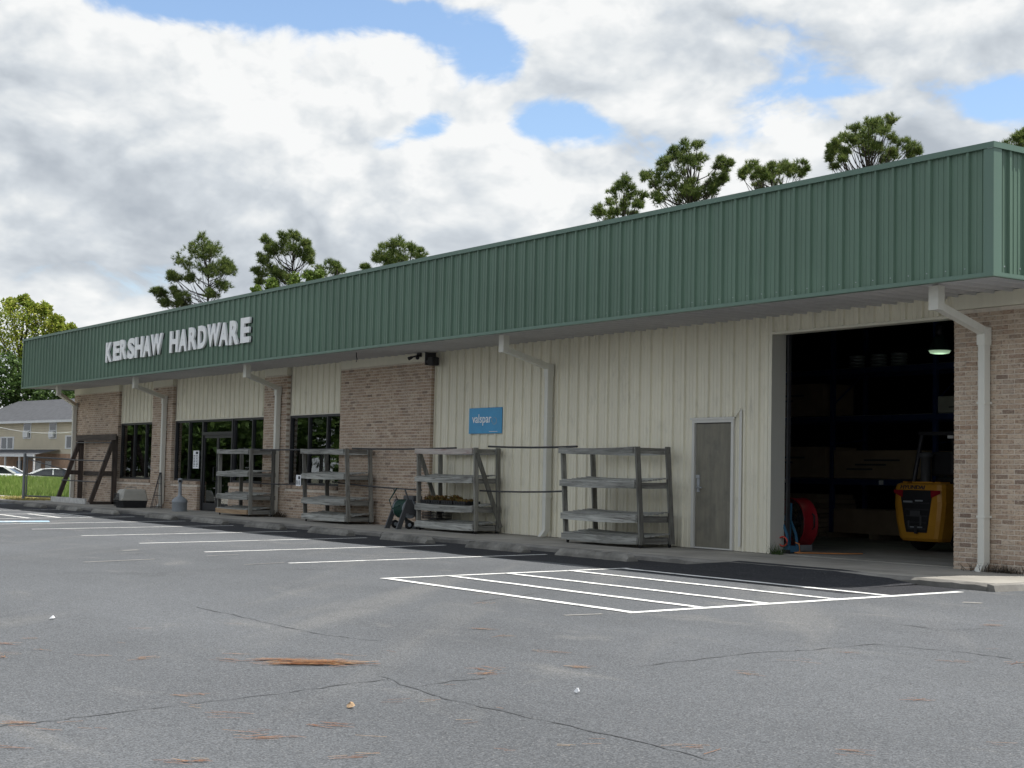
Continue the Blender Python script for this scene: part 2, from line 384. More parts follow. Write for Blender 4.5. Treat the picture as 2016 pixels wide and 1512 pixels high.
# ------------------------------------------------------------------ mesh builder
class MB:
    def __init__(s): s.v = []; s.f = []; s.smooth = []
    def add(s, vs, fs, smooth=False):
        o = len(s.v); s.v += [Vector(q) for q in vs]
        for f in fs: s.f.append(tuple(i+o for i in f)); s.smooth.append(smooth)
        return s
    def box(s, x0, x1, y0, y1, z0, z1):
        return s.add([(x0,y0,z0),(x1,y0,z0),(x1,y1,z0),(x0,y1,z0),(x0,y0,z1),(x1,y0,z1),(x1,y1,z1),(x0,y1,z1)],
                     [(0,3,2,1),(4,5,6,7),(0,1,5,4),(1,2,6,5),(2,3,7,6),(3,0,4,7)])
    def bbox(s, x0, x1, y0, y1, z0, z1, b=.008):
        """box with its edges chamfered"""
        pts = []
        for z, q in ((z0, b), (z0+b, 0), (z1-b, 0), (z1, b)):
            e = b
            xa, xb, ya, yb = x0+q, x1-q, y0+q, y1-q
            pts.append([(xa+e,ya,z),(xb-e,ya,z),(xb,ya+e,z),(xb,yb-e,z),(xb-e,yb,z),(xa+e,yb,z),(xa,yb-e,z),(xa,ya+e,z)])
        return s.loft(pts)
    def loft(s, rings, cap=True, smooth=False):
        n = len(rings[0]); vs = [p for r_ in rings for p in r_]; fs = []
        for k in range(len(rings)-1):
            for i in range(n):
                a, b = k*n+i, k*n+(i+1) % n
                fs.append((a, b, b+n, a+n))
        s.add(vs, fs, smooth)
        if cap:
            s.add(rings[0], [tuple(range(n))[::-1]]); s.add(rings[-1], [tuple(range(n))])
        return s
    def beam(s, a, b, w, h, up=(0, 0, 1)):
        """rectangular bar from a to b; w sideways, h along up"""
        a, b = Vector(a), Vector(b); d = (b-a).normalized(); up = Vector(up)
        if abs(d.dot(up)) > .98: up = Vector((0, 1, 0))
        sd = d.cross(up).normalized()*w/2; u = sd.cross(d).normalized()*h/2
        return s.loft([[a-sd-u, a+sd-u, a+sd+u, a-sd+u], [b-sd-u, b+sd-u, b+sd+u, b-sd+u]])
    def tube(s, pts, r, n=8, cap=True):
        pts = [Vector(p) for p in pts]; rs = r if isinstance(r, (list, tuple)) else [r]*len(pts); rings = []
        for i, p in enumerate(pts):
            d = (pts[min(i+1, len(pts)-1)]-pts[max(i-1, 0)]).normalized()
            up = Vector((0, 0, 1)) if abs(d.z) < .9 else Vector((1, 0, 0))
            a = d.cross(up).normalized(); b = a.cross(d).normalized()
            rings.append([p+(a*math.cos(t)+b*math.sin(t))*rs[i] for t in [2*math.pi*k/n for k in range(n)]])
        return s.loft(rings, cap, True)
    def lathe(s, prof, c=(0, 0, 0), n=20, axis=(0, 0, 1), cap=True):
        ax = Vector(axis).normalized(); t = Vector((1, 0, 0)) if abs(ax.x) < .9 else Vector((0, 1, 0))
        a = ax.cross(t).normalized(); b = ax.cross(a); c = Vector(c)
        rings = [[c+ax*z+(a*math.cos(q)+b*math.sin(q))*max(r_, 1e-4) for q in [2*math.pi*k/n for k in range(n)]] for r_, z in prof]
        return s.loft(rings, cap, True)
    def prism(s, poly, off):
        off = Vector(off); poly = [Vector(p) for p in poly]
        return s.loft([poly, [p+off for p in poly]])
    def quad(s, a, b, c, d): return s.add([a, b, c, d], [(0, 1, 2, 3)])
    def mesh(s, name, mats, origin=(0, 0, 0)):
        me = bpy.data.meshes.new(name); o = Vector(origin)
        me.from_pydata([tuple(v-o) for v in s.v], [], s.f)
        for mt in (mats if isinstance(mats, (list, tuple)) else [mats]): me.materials.append(mt)
        me.polygons.foreach_set('use_smooth', s.smooth)
        me.update(); return me
    def base(s):
        xs = [v.x for v in s.v]; ys = [v.y for v in s.v]; zs = [v.z for v in s.v]
        return Vector(((min(xs)+max(xs))/2, (min(ys)+max(ys))/2, min(zs)))
    def centre(s):
        c = s.base(); c.z = (c.z+max(v.z for v in s.v))/2; return c
    def build(s, name, mat, parent=None, recalc=False):
        o = s.centre() if parent else s.base()
        me = s.mesh(name, mat, o)
        if recalc: fix(me)
        return link(name, me, o, parent)
import bmesh
def fix(me):
    bm = bmesh.new(); bm.from_mesh(me); bmesh.ops.recalc_face_normals(bm, faces=bm.faces); bm.to_mesh(me); bm.free()
WL = {}                                                     # world location of every object, for parenting
def link(name, me, loc, parent=None):
    o = bpy.data.objects.new(name, me); COL.objects.link(o)
    loc = Vector(loc); WL[o.name] = loc.copy()
    if parent: o.parent = parent; o.location = loc-WL[parent.name]
    else: o.location = loc
    return o
def tag(o, label=None, cat=None, group=None, kind=None):
    for k, v in (('label', label), ('category', cat), ('group', group), ('kind', kind)):
        if v: o[k] = v
    return o
def thing(name, loc, label, cat, group=None): return tag(link(name, None, loc), label, cat, group)
def bx(*a): return MB().box(*a)
def fast_mesh(name, V, Fq, mat, n):
    """numpy mesh: V (k,3), faces all with n corners in order"""
    me = bpy.data.meshes.new(name); k = len(V)//n
    me.vertices.add(len(V)); me.vertices.foreach_set('co', V.astype(np.float32).ravel())
    me.loops.add(k*n); me.loops.foreach_set('vertex_index', np.arange(k*n, dtype=np.int32))
    me.polygons.add(k); me.polygons.foreach_set('loop_start', np.arange(0, k*n, n, dtype=np.int32))
    me.materials.append(mat); me.update(calc_edges=True); return me

# ================================================================== THE SETTING
def sheet(name, xs, ys, zf, mat, kind='structure'):
    mb = MB(); V = [(x, y, zf(x, y)) for y in ys for x in xs]; nx = len(xs)
    Fs = [(j*nx+i, j*nx+i+1, (j+1)*nx+i+1, (j+1)*nx+i) for j in range(len(ys)-1) for i in range(nx-1)]
    mb.add(V, Fs); me = mb.mesh(name, mat); o = link(name, me, (0, 0, 0)); tag(o, kind=kind); return o
M['earth'] = simple('earth', (.10, .10, .07), .95, .3, .3)
ground = sheet('ground', [-900, 900], [-900, 900], lambda x, y: -.42, M['earth'])
lot = sheet('parking_lot', [-52.6, -40, -30, -20, -11.5, 0, 20], [-45, 0, 5, 10, 15.1, 45], lambda x, y: lot_z(y), M['asphalt'])

# painted lines: thin sheets 4 mm above the asphalt
def ribbon(pts, w, lift=.004, jit=0.0):
    mb = MB(); L_, Rr = [], []
    for i, p in enumerate(pts):
        p = Vector(p); a = Vector(pts[max(i-1, 0)]); b = Vector(pts[min(i+1, len(pts)-1)])
        d = (b-a); d.z = 0; d.normalize(); s = Vector((-d.y, d.x, 0))*(w/2)*(1+random.uniform(-jit, jit))
        for lst, q in ((L_, p+s), (Rr, p-s)): q.z = lot_z(q.y)+lift; lst.append(q)
    for i in range(len(pts)-1): mb.quad(Rr[i], Rr[i+1], L_[i+1], L_[i])
    return mb
def line(a, b, w=.10, mat='paint', lift=.005, name='parking_stripe', n=8):
    a, b = Vector(a), Vector(b); pts = []
    for k in range(n+1):
        q = a.lerp(b, k/n); q += Vector((random.uniform(-.008, .008), random.uniform(-.008, .008), 0)); pts.append(q)
    return ribbon(pts, w, lift, .06).build(name, M[mat], lot)
def gz(x, y): return (x, y, lot_z(y))
for X in (-20.18, -23.25, -26.15, -29.2, -32.35, -35.15): line(gz(X, 10.0), gz(X, 14.6))
for X in (-38.3, -41.3, -44.4): line(gz(X, 10.3), gz(X, 14.5), .11)
for Yh in (10.9, 11.75, 12.55, 13.4): line(gz(-38.3, Yh), gz(-41.3, Yh+.08), .11, lift=.008)
line(gz(-36.6, 10.2), gz(-36.2, 11.6), .9, 'bluepaint', .006)
line(gz(-42.4, 10.6), gz(-42.9, 11.9), 1.0, 'bluepaint', .006)
line(gz(-36.45, 10.5), gz(-36.3, 11.3), .14, lift=.010); line(gz(-36.7, 10.7), gz(-36.0, 10.8), .12, lift=.010)
# hatched no-parking box by the warehouse door
HX0, HX1 = -17.0, -11.95
for Y in (9.77, 10.72, 11.65, 12.70, 13.62): line(gz(HX0, Y), gz(HX1, Y-(.1 if Y > 13 else .05)), .11, lift=.008, n=12)
line(gz(HX0, 9.72), gz(HX0, 13.75), .11); line(gz(HX1, 9.65), gz(HX1, 14.72), .13)
# fresh black patch at the ramp into the warehouse, lapping onto the walk
def patch(poly, name, mat, lift):
    mb = MB(); mb.add([(x, y, z+lift) for x, y, z in poly], [tuple(range(len(poly)))]); return mb.build(name, mat, lot)
pp = [(-16.95, 15.08), (-16.95, 13.50), (-15.4, 13.42), (-13.8, 13.36), (-12.5, 13.32), (-12.02, 13.6), (-12.1, 14.6), (-12.2, 15.08)]
patch([(x, y, lot_z(y)) for x, y in pp], 'asphalt_patch', M['darkasphalt'], .002)
sl_pts = [(x, 13.45+.10*math.sin(x*1.3)+random.uniform(-.07, .07)) for x in np.arange(-50.5, -16.9, .35)]  # darker asphalt strip from the kerb out to a wavy front edge
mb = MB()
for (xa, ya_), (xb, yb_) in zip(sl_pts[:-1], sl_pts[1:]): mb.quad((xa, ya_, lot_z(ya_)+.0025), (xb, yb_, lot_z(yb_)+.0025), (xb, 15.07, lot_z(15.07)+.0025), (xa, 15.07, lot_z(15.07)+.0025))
mb.build('asphalt_strip', M['darkasphalt'], lot)
ramp_mb = MB(); xs = [-17.2, -16.4, -15.4, -14.4, -13.4, -12.9]
for i in range(len(xs)-1):
    a, b = xs[i], xs[i+1]
    def prof(x):
        k = min(1, (x+17.2)/.8, (-12.9-x)/.9+.15); k = max(0, k)
        return [(x, 14.25, lot_z(14.25)+.003), (x, 14.7, lot_z(14.7)+.003+.045*k), (x, 15.12, lot_z(15.1)+.003+.083*k), (x, 15.32, .112*k+.006)]
    pa, pb = prof(a), prof(b)
    for j in range(3): ramp_mb.quad(pa[j], pb[j], pb[j+1], pa[j+1])
ramp_mb.build('asphalt_ramp', M['darkasphalt'], lot)
# cracks
CR = [[(385,1195),(470,1213),(560,1235),(640,1250),(700,1258),(770,1264)],
      [(0,1430),(80,1422),(160,1412),(340,1390),(560,1365),(700,1345),(770,1338)],
      [(735,1325),(800,1352),(880,1376),(985,1400),(1150,1437),(1300,1470),(1430,1505)],
      [(820,1352),(900,1340),(970,1334)], [(1260,1312),(1380,1298),(1480,1285),(1600,1280),(1720,1268),(1900,1285),(2016,1300)],
      [(940,1185),(1110,1160)], [(1740,1225),(1850,1240),(2016,1236)]]
for c in CR:
    pts = []
    for (a, b) in zip(c[:-1], c[1:]):
        for k in range(6):
            t = k/6; q = onG(a[0]+(b[0]-a[0])*t, a[1]+(b[1]-a[1])*t)
            pts.append((q.x+random.uniform(-.02, .02), q.y+random.uniform(-.02, .02), 0))
    ribbon(pts, .013, .003, .9).build('asphalt_crack', M['crack'], lot)
# faded scraps of older paint
for a, b, w in [((165,1107),(305,1101),.10), ((405,1095),(470,1092),.06), ((480,1112),(560,1108),.06), ((770,1088),(830,1088),.05),
                ((1110,1212),(1185,1209),.08), ((1895,1186),(1935,1188),.12), ((240,1084),(272,1083),.2)]:
    p, q = onG(*a), onG(*b)
    line(p, q, w, 'wornpaint', .004, 'worn_paint_mark', 5)

# walk along the front: slabs with joints, and a kerb edge
walk = tag(link('sidewalk', None, (-32, 16.2, .1)), kind='structure')
def wz(Y): return .105+(Y-15.1)*.006
KX0, KX1 = -60.0, -11.85
xs = list(np.arange(KX0, KX1-1.0, 3.05)); xs.append(KX1)
for a, b in zip(xs[:-1], xs[1:]):
    MB().loft([[(a+.004, 15.26, -.1), (b-.004, 15.26, -.1), (b-.004, 15.26, wz(15.26)), (a+.004, 15.26, wz(15.26))],
               [(a+.004, 17.33, -.1), (b-.004, 17.33, -.1), (b-.004, 17.33, wz(17.33)), (a+.004, 17.33, wz(17.33))]]).build('slab', M['concrete'], walk, True)
kxs = list(np.arange(KX0, KX1-1.4, 3.05)+0); kxs.append(KX1)
for a, b in zip(kxs[:-1], kxs[1:]):
    n = 14; rings = []
    for k in range(n+1):
        x = a+.006+(b-a-.012)*k/n; j = random.uniform(-.012, .012); c = random.uniform(.015, .04)
        rings.append([(x, 15.08+j, -.06), (x, 15.08+j, wz(15.1)-c), (x, 15.10+j+c, wz(15.1)+.002), (x, 15.255, wz(15.255)), (x, 15.255, -.06)])
    MB().loft(rings).build('kerb_stone', M['kerbconc'], walk, True)
side_k = MB(); rings = []
for k in range(13):
    y = 15.08+k*.55; j = random.uniform(-.015, .015)
    rings.append([(-11.845, y, -.06), (-11.845, y, wz(15.1)), (-11.76+j, y, wz(15.1)-.012), (-11.72+j, y, -.06)])
side_k.loft(rings); side_k.build('kerb_stone', M['kerbconc'], walk, True)
MB().box(-11.99, -11.848, 17.33, 21.6, -.1, .112).build('slab', M['concrete'], walk)

# ================================================================== THE STORE
YW, YB, YF = 17.288, 17.17, 15.51               # siding plane, brick face, fascia plane
XL, XR = -51.83, -12.11
FZ0, FZ1 = 3.872, 5.55
SZ = 3.95                                       # soffit height
store = thing('hardware_store', (-32, 26, 0), 'long low brick and beige metal store with a green ribbed metal fascia', 'store')

RIB = [(-.031, 0), (-.018, .0375), (.018, .0375), (.031, 0), (.092, 0), (.099, .009), (.121, .009), (.128, 0), (.176, 0), (.183, .009), (.205, .009), (.212, 0)]
def rib_h(x, phase):
    t = (x-phase+.0924) % .3048-.0924
    P_ = RIB+[(RIB[0][0]+.3048, 0)]
    for (a, ha), (b, hb) in zip(P_[:-1], P_[1:]):
        if a <= t <= b: return ha+(hb-ha)*(t-a)/(b-a) if b > a else ha
    return 0
def rib_xs(x0, x1, phase):
    out = {round(x0, 5), round(x1, 5)}; k0 = math.floor((x0-phase)/.3048)-1; k1 = math.ceil((x1-phase)/.3048)+1
    for k in range(k0, k1+1):
        for a, h in RIB:
            x = phase+k*.3048+a
            if x0 < x < x1: out.add(round(x, 5))
    return sorted(out)
def panel(x0, x1, z0, z1, phase, place):
    """a ribbed sheet; place(x, h, t) -> point, t in 0..1 along the sheet, h rib height"""
    mb = MB(); xs = rib_xs(x0, x1, phase); v = []
    for x in xs: h = rib_h(x, phase); v += [place(x, h, z0), place(x, h, z1)]
    mb.add(v, [(2*i, 2*i+2, 2*i+3, 2*i+1) for i in range(len(xs)-1)]); return mb
def front_panels(name, x0, x1, z0, z1, phase, Y, mat, parent, joint=.9144):
    k = math.ceil((x0-phase)/joint-1e-6); cuts = [x0]
    while phase+k*joint < x1-.02:
        if phase+k*joint > x0+.02: cuts.append(phase+k*joint)
        k += 1
    cuts.append(x1)
    for a, b in zip(cuts[:-1], cuts[1:]):
        panel(a, b, z0, z1, phase, lambda x, h, z: (x, Y-h, z)).build(name, mat, parent)
# ---- fascia
PH = -12.474
fascia = link('fascia', None, (-32, YF, FZ0), store)
front_panels('fascia_panel', XL+.06, XR-.07, FZ0+.05, FZ1-.05, PH, YF, M['green'], fascia)
k = 0
y = YF+.05
while y < 24:                                    # fascia along the end wall
    b = y+.9144
    panel(y, b, FZ0+.05, FZ1-.05, YF+.30, lambda x, h, z: (XR+h, x, z)).build('fascia_panel', M['green'], fascia); y = b
MB().box(XL+.02, XL+.05, YF, 36, FZ0, FZ1-.02).build('fascia_panel', M['green'], fascia)
c = MB()                                         # coping along the top edge, with a turned-down lip
c.box(XL-.02, XR+.058, YF-.058, YF+.16, FZ1-.012, FZ1); c.box(XL-.02, XR+.058, YF-.058, YF-.046, FZ1-.075, FZ1-.0125)
c.build('coping', M['greentrim'], fascia)
c = MB(); c.box(XR-.13, XR+.058, YF+.161, 36, FZ1-.012, FZ1); c.box(XR+.046, XR+.058, YF-.0455, 36, FZ1-.075, FZ1-.0125)
c.build('coping', M['greentrim'], fascia)
c = MB(); c.box(XL, XR+.050, YF-.050, YF+.04, FZ0-.004, FZ0+.004); c.box(XL, XR+.0505, YF-.050, YF-.0415, FZ0+.0045, FZ0+.050)
c.build('drip_trim', M['greentrim'], fascia)
c = MB(); c.box(XR-.02, XR+.0495, YF+.041, 36, FZ0-.004, FZ0+.004); c.box(XR+.042, XR+.0503, YF-.041, 36, FZ0+.0045, FZ0+.050)
c.build('drip_trim', M['greentrim'], fascia)
c = MB(); c.box(XR-.105, XR+.045, YF-.0445, YF-.0405, FZ0+.0505, FZ1-.0755); c.box(XR+.0405, XR+.0455, YF-.040, YF+.115, FZ0+.0505, FZ1-.0755)
c.build('corner_trim', M['greentrim'], fascia)
c = MB(); c.box(XL+.003, XL+.09, YF-.0445, YF-.0405, FZ0+.0505, FZ1-.0755); c.build('corner_trim', M['greentrim'], fascia)
sc = MB()
for k in range(36):
    x = PH-k*.3048-.06
    for z in (FZ0+.13,): sc.box(x-.006, x+.006, YF-.006, YF+.001, z-.006, z+.006)
for k in range(8):
    y = YF+.22+k*.3048; sc.box(XR-.001, XR+.008, y-.009, y+.009, FZ0+.13, FZ0+.148)
tag(sc.build('screw_heads', M['steel'], fascia), kind='stuff')
# ---- roof, shell
MB().box(XL+.06, XR-.03, YF+.045, 36, 5.02, 5.12).build('roof', M['core'], store)
shell = MB()
shell.box(-51.35, -12.3, 35.7, 35.9, 0, 5.0)
shell.box(-51.35, -51.2, 17.45, 35.69, 0, 5.0)
shell.box(-12.5, -12.3, 17.45, 35.69, 0, 5.0)
shell.box(-28.1, -27.95, 17.45, 35.69, .14, 5.0)
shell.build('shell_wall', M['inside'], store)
MB().box(-51.1, -28.12, 18.2, 35.6, 3.7, 3.75).build('shop_ceiling', M['storewall'], store)
MB().box(-51.1, -28.12, 29.5, 29.6, .13, 3.69).build('shop_partition', M['storewall'], store)
MB().box(-51.1, -28.11, 17.40, 29.45, .02, .125).build('shop_floor', M['floorconc'], store)
MB().box(-27.94, -12.51, 17.335, 35.69, .02, .13).build('warehouse_floor', M['floorconc'], store)
# wall core behind the cladding, with the openings left out
W1, W2, W3 = (-47.08, -44.22), (-42.6, -36.42), (-35.05, -32.22)
HEAD, SILL = 2.68, .94
OP = (-17.76, -14.06); OPH = 3.63
core = MB()
for x0, x1, z0, z1 in [(-51.3, W1[0], 0, SZ), (W1[0], W1[1], HEAD, SZ), (W1[0], W1[1], 0, SILL-.09), (W1[1], W2[0], 0, SZ), (W2[0], W2[1], HEAD, SZ),
                       (W2[0], -40.6, 0, SILL-.09), (-38.5, W2[1], 0, SILL-.09), (W2[1], W3[0], 0, SZ), (W3[0], W3[1], HEAD, SZ), (W3[0], W3[1], 0, SILL-.09),
                       (W3[1], OP[0]-.03, 0, SZ), (OP[0], OP[1], OPH+.03, SZ), (OP[1], -12.3, 0, SZ)]:
    core.box(x0+.002, x1-.002, YW+.012, 17.44, z0, z1)
core.box(-51.3, -12.3, YW+.03, 17.42, SZ+.06, 5.0)
core.build('wall_core', M['core'], store)
# ---- siding
WPH = -22.35
sid = link('metal_siding', None, (-30, YW, .12), store)
def sd(x0, x1, z0, z1): front_panels('siding_panel', x0, x1, z0, z1, WPH, YW, M['beige'], sid)
sd(W1[0]+.02, W1[1]-.0, HEAD+.03, SZ+.04); sd(W2[0]+.02, W2[1], HEAD+.03, SZ+.04); sd(W3[0]+.02, W3[1]-.0, HEAD+.03, SZ+.04)
DX0, DX1, DZ = -19.66, -18.63, 2.33
sd(-28.04, DX0, .125, SZ+.04); sd(DX1, OP[0]-.05, .125, SZ+.04); sd(DX0, DX1, DZ, SZ+.04); sd(OP[0]-.05, OP[1]-.0, OPH+.045, SZ+.04)
tr = MB()
for (a, b) in (W1, W2, W3): tr.box(a, b, YW-.036, YW+.01, HEAD+.002, HEAD+.028)
tr.build('head_trim', M['beigetrim'], sid)
MB().box(-28.072, -28.035, YW-.04, YW+.01, .13, SZ).build('corner_trim', M['beigetrim'], sid)
j = MB(); j.box(OP[0]-.052, OP[0]+.004, YW-.040, YW-.0335, .125, SZ-.03); j.build('corner_trim', M['beigetrim'], sid)
MB().box(OP[0]-.03, OP[0]+.003, YW-.033, 17.56, .13, OPH+.04).build('jamb', M['jamb'], sid)
MB().box(OP[0]+.004, OP[1], YW-.037, 17.45, OPH+.002, OPH+.042).build('header_trim', M['beigetrim'], sid)
MB().box(OP[0]+.02, OP[0]+.06, 17.57, 17.63, .131, 4.6).build('door_track', M['darksteel'], store)
# white patched sheet above the side door and loose strips
MB().box(-18.50, -18.44, YW-.036, YW-.0315, .2, 2.45).build('patch_strip', M['doortrim'], sid)
MB().beam((-18.60, YW-.043, 2.33), (-18.47, YW-.043, 2.46), .012, .03).build('patch_strip', M['beigetrim'], sid)
# ---- soffit
sof = link('soffit', None, (-32, 16.4, SZ), store)
k = 0; x = XR-.035
while x > XL+.05:
    a = max(XL+.03, x-.9144)
    panel(a, x, YF+.045, YW+.01, PH, lambda q, h, yy: (q, yy, SZ-.006-h*1.5+(yy-YF)*.012)).build('soffit_panel', M['soffit'], sof); x = a
# ---- brickwork
BL, BH, JT = .1910, .0557, .0120
def brick_cells(x0, x1, z0, z1):
    out = []; r_ = 0; z = z0
    while z+BH <= z1+.003:
        x = x0-(0 if r_ % 2 == 0 else (BL+JT)/2)
        while x < x1-.015:
            a, b = max(x, x0), min(x+BL, x1)
            if b-a > .03: out.append((a, b, z, z+BH))
            x += BL+JT
        z += BH+JT; r_ += 1
    return out
def brick_mass(name, cells, yf, depth, parent):
    V = []
    for a, b, z0, z1 in cells:
        y0 = yf+random.uniform(-.002, .003); y1 = yf+depth
        q = [(a,y0,z0),(b,y0,z0),(b,y1,z0),(a,y1,z0),(a,y0,z1),(b,y0,z1),(b,y1,z1),(a,y1,z1)]
        for f in [(4,5,6,7),(0,1,5,4),(1,2,6,5),(3,0,4,7),(0,3,2,1)]: V += [q[i] for i in f]
    V = np.array(V)
    # weld the five faces of a brick into one island
    me = bpy.data.meshes.new(name); n = len(cells); vs = []; fs = []
    for i in range(n):
        blk = V[i*20:(i+1)*20]
        a, b = blk[:, 0].min(), blk[:, 0].max(); y0, y1 = blk[:, 1].min(), blk[:, 1].max(); z0, z1 = blk[:, 2].min(), blk[:, 2].max()
        o = len(vs); vs += [(a,y0,z0),(b,y0,z0),(b,y1,z0),(a,y1,z0),(a,y0,z1),(b,y0,z1),(b,y1,z1),(a,y1,z1)]
        fs += [tuple(o+t for t in f) for f in [(4,5,6,7),(0,1,5,4),(1,2,6,5),(3,0,4,7),(0,3,2,1)]]
    mb = MB(); mb.add(vs, fs); return tag(mb.build(name, M['brick'], parent), kind='stuff')
def brick_panel(name, x0, x1, z0, z1, flash=True, singles=None):
    w = link(name, None, ((x0+x1)/2, YB, z0), store)
    MB().box(x0+.006, x1-.006, YB+.007, YW+.008, z0, z1).build('mortar_bed', M['mortar'], w)
    cells = brick_cells(x0, x1, z0+.002, z1)
    if singles:
        near = [c for c in cells if singles(c)][:300]; ns = set(near); cells = [c for c in cells if c not in ns]
        cache = {}
        for a, b, u, v in near:
            key = round(b-a, 4)
            if key not in cache:
                q = MB().bbox(-(b-a)/2, (b-a)/2, 0, .09, -BH/2, BH/2, .004); cache[key] = q.mesh('brick', M['brick']); fix(cache[key])
            o = link('brick', cache[key], ((a+b)/2, YB+random.uniform(-.003, .003), (u+v)/2), w)
            o.rotation_euler = (random.uniform(-.012, .012), random.uniform(-.006, .006), random.uniform(-.006, .006))
    if cells: brick_mass('brickwork', cells, YB, .10, w)
    if flash:
        MB().box(x0-.0, x1+.0, YB-.012, YW+.02, z1+.006, SZ-.015).build('flashing', M['beigetrim'], w)
    return w
ZB = 3.72
brick_panel('brick_wall', -51.40, -47.10, .11, ZB)
brick_panel('brick_pier', -44.20, -42.62, .11, ZB)
brick_panel('brick_pier', -36.40, -35.07, .11, ZB)
brick_panel('brick_wall', -32.20, -28.08, .11, ZB)
brick_panel('brick_pier', OP[1], -12.28, .085, ZB, singles=lambda c: c[0] < -12.88)
for a, b in ((W1[0]-.018, W1[1]+.018), (W2[0]-.018, -40.62), (-38.48, W2[1]+.018), (W3[0]-.018, W3[1]+.018)):
    w = brick_panel('knee_wall', a, b, .11, SILL-.10, flash=False)
    sl = MB(); x = a                                # rowlock sill, bricks on edge
    cells = []
    while x+.055 < b: cells.append((x, x+.0577)); x += .0677
    vs = MB()
    for p, q in cells: vs.add([(p,YB-.018,SILL-.095),(q,YB-.018,SILL-.095),(q,YW+.0,SILL-.095),(p,YW,SILL-.095),(p,YB-.018,SILL-.012),(q,YB-.018,SILL-.012),(q,YW,SILL+.004),(p,YW,SILL+.004)],
                              [(0,3,2,1),(4,5,6,7),(0,1,5,4),(1,2,6,5),(2,3,7,6),(3,0,4,7)])
    tag(vs.build('sill', M['brick'], w), kind='stuff')
# ---- windows and entrance doors
def window(name, x0, x1, z0, z1, mull, parent=store, y=YW+.02, fr=.055):
    w = link(name, None, ((x0+x1)/2, y, z0), parent)
    f = MB(); f.box(x0, x1, y-.03, y+.08, z1-fr, z1); f.box(x0, x1, y-.03, y+.08, z0, z0+fr)
    for q in [x0+fr/2]+list(mull)+[x1-fr/2]: f.box(q-fr/2, q+fr/2, y-.029, y+.079, z0+fr, z1-fr)
    f.build('frame', M['bronze'], w)
    e = [x0+fr]+[t for q in mull for t in (q-fr/2, q+fr/2)]+[x1-fr]
    for a, b in zip(e[0::2], e[1::2]): MB().box(a, b, y+.02, y+.026, z0+fr, z1-fr).build('pane', M['glass'], w)
    return w
window('window', W1[0], W1[1], SILL, HEAD, (-45.95, -44.97))
window('window', W2[0], -40.60, SILL, HEAD, (-41.58,))
window('window', -38.50, W2[1], SILL, HEAD, (-37.30,))
window('window', W3[0], W3[1], SILL, HEAD, (-34.03, -33.05))
ent = link('entrance', None, (-39.55, YW, .125), store)
f = MB(); f.box(-40.60, -40.51, YW-.03, YW+.1, .126, HEAD); f.box(-38.59, -38.50, YW-.03, YW+.1, .126, HEAD)
f.box(-40.51, -38.59, YW-.03, YW+.1, HEAD-.06, HEAD); f.box(-40.51, -38.59, YW-.03, YW+.1, 2.24, 2.33); f.build('frame', M['bronze'], ent)
MB().box(-40.51, -38.59, YW+.03, YW+.036, 2.33, HEAD-.06).build('transom_pane', M['glass'], ent)
for a, b, hx in ((-40.505, -39.555, -39.66), (-39.545, -38.595, -39.44)):
    f = MB(); f.box(a, a+.06, YW, YW+.045, .135, 2.235); f.box(b-.06, b, YW, YW+.045, .135, 2.235)
    f.box(a+.06, b-.06, YW, YW+.045, 2.16, 2.235); f.box(a+.06, b-.06, YW, YW+.045, .135, .34)
    f.build('door_leaf', M['bronze'], ent)
    MB().box(a+.06, b-.06, YW+.02, YW+.026, .34, 2.16).build('door_pane', M['glass'], ent)
    h = MB(); h.tube([(hx, YW, .95), (hx, YW-.06, .95), (hx, YW-.06, 1.35), (hx, YW, 1.35)], .012, 6); h.build('door_handle', M['darksteel'], ent)
# ---- side door in the siding
sdoor = link('side_door', None, (-19.14, YW, .13), store)
MB().bbox(-19.585, -18.70, YW-.012, YW+.03, .15, 2.225, .004).build('door_leaf', M['doorleaf'], sdoor)
f = MB(); f.box(-19.66, -19.60, YW-.045, YW+.03, .128, 2.30); f.box(-18.69, -18.63, YW-.045, YW+.03, .128, 2.30)
f.box(-19.60, -18.69, YW-.045, YW+.03, 2.24, 2.30); f.box(-19.60, -18.69, YW-.04, YW+.03, .128, .149)
f.box(-19.70, -18.60, YW-.06, YW-.0455, 2.29, 2.325); f.build('frame', M['doortrim'], sdoor)
h = MB(); h.box(-19.545, -19.475, YW-.022, YW-.0125, 1.07, 1.30); h.tube([(-19.51, YW-.022, 1.15), (-19.51, YW-.075, 1.15), (-19.36, YW-.075, 1.145)], .013, 8)
h.box(-19.56, -19.47, YW-.03, YW-.0125, 1.305, 1.36); h.build('handle', M['steel'], sdoor)
for z in (.4, 1.15, 1.95): MB().tube([(-18.685, YW-.018, z), (-18.685, YW-.018, z+.1)], .012, 6).build('hinge', M['steel'], sdoor)

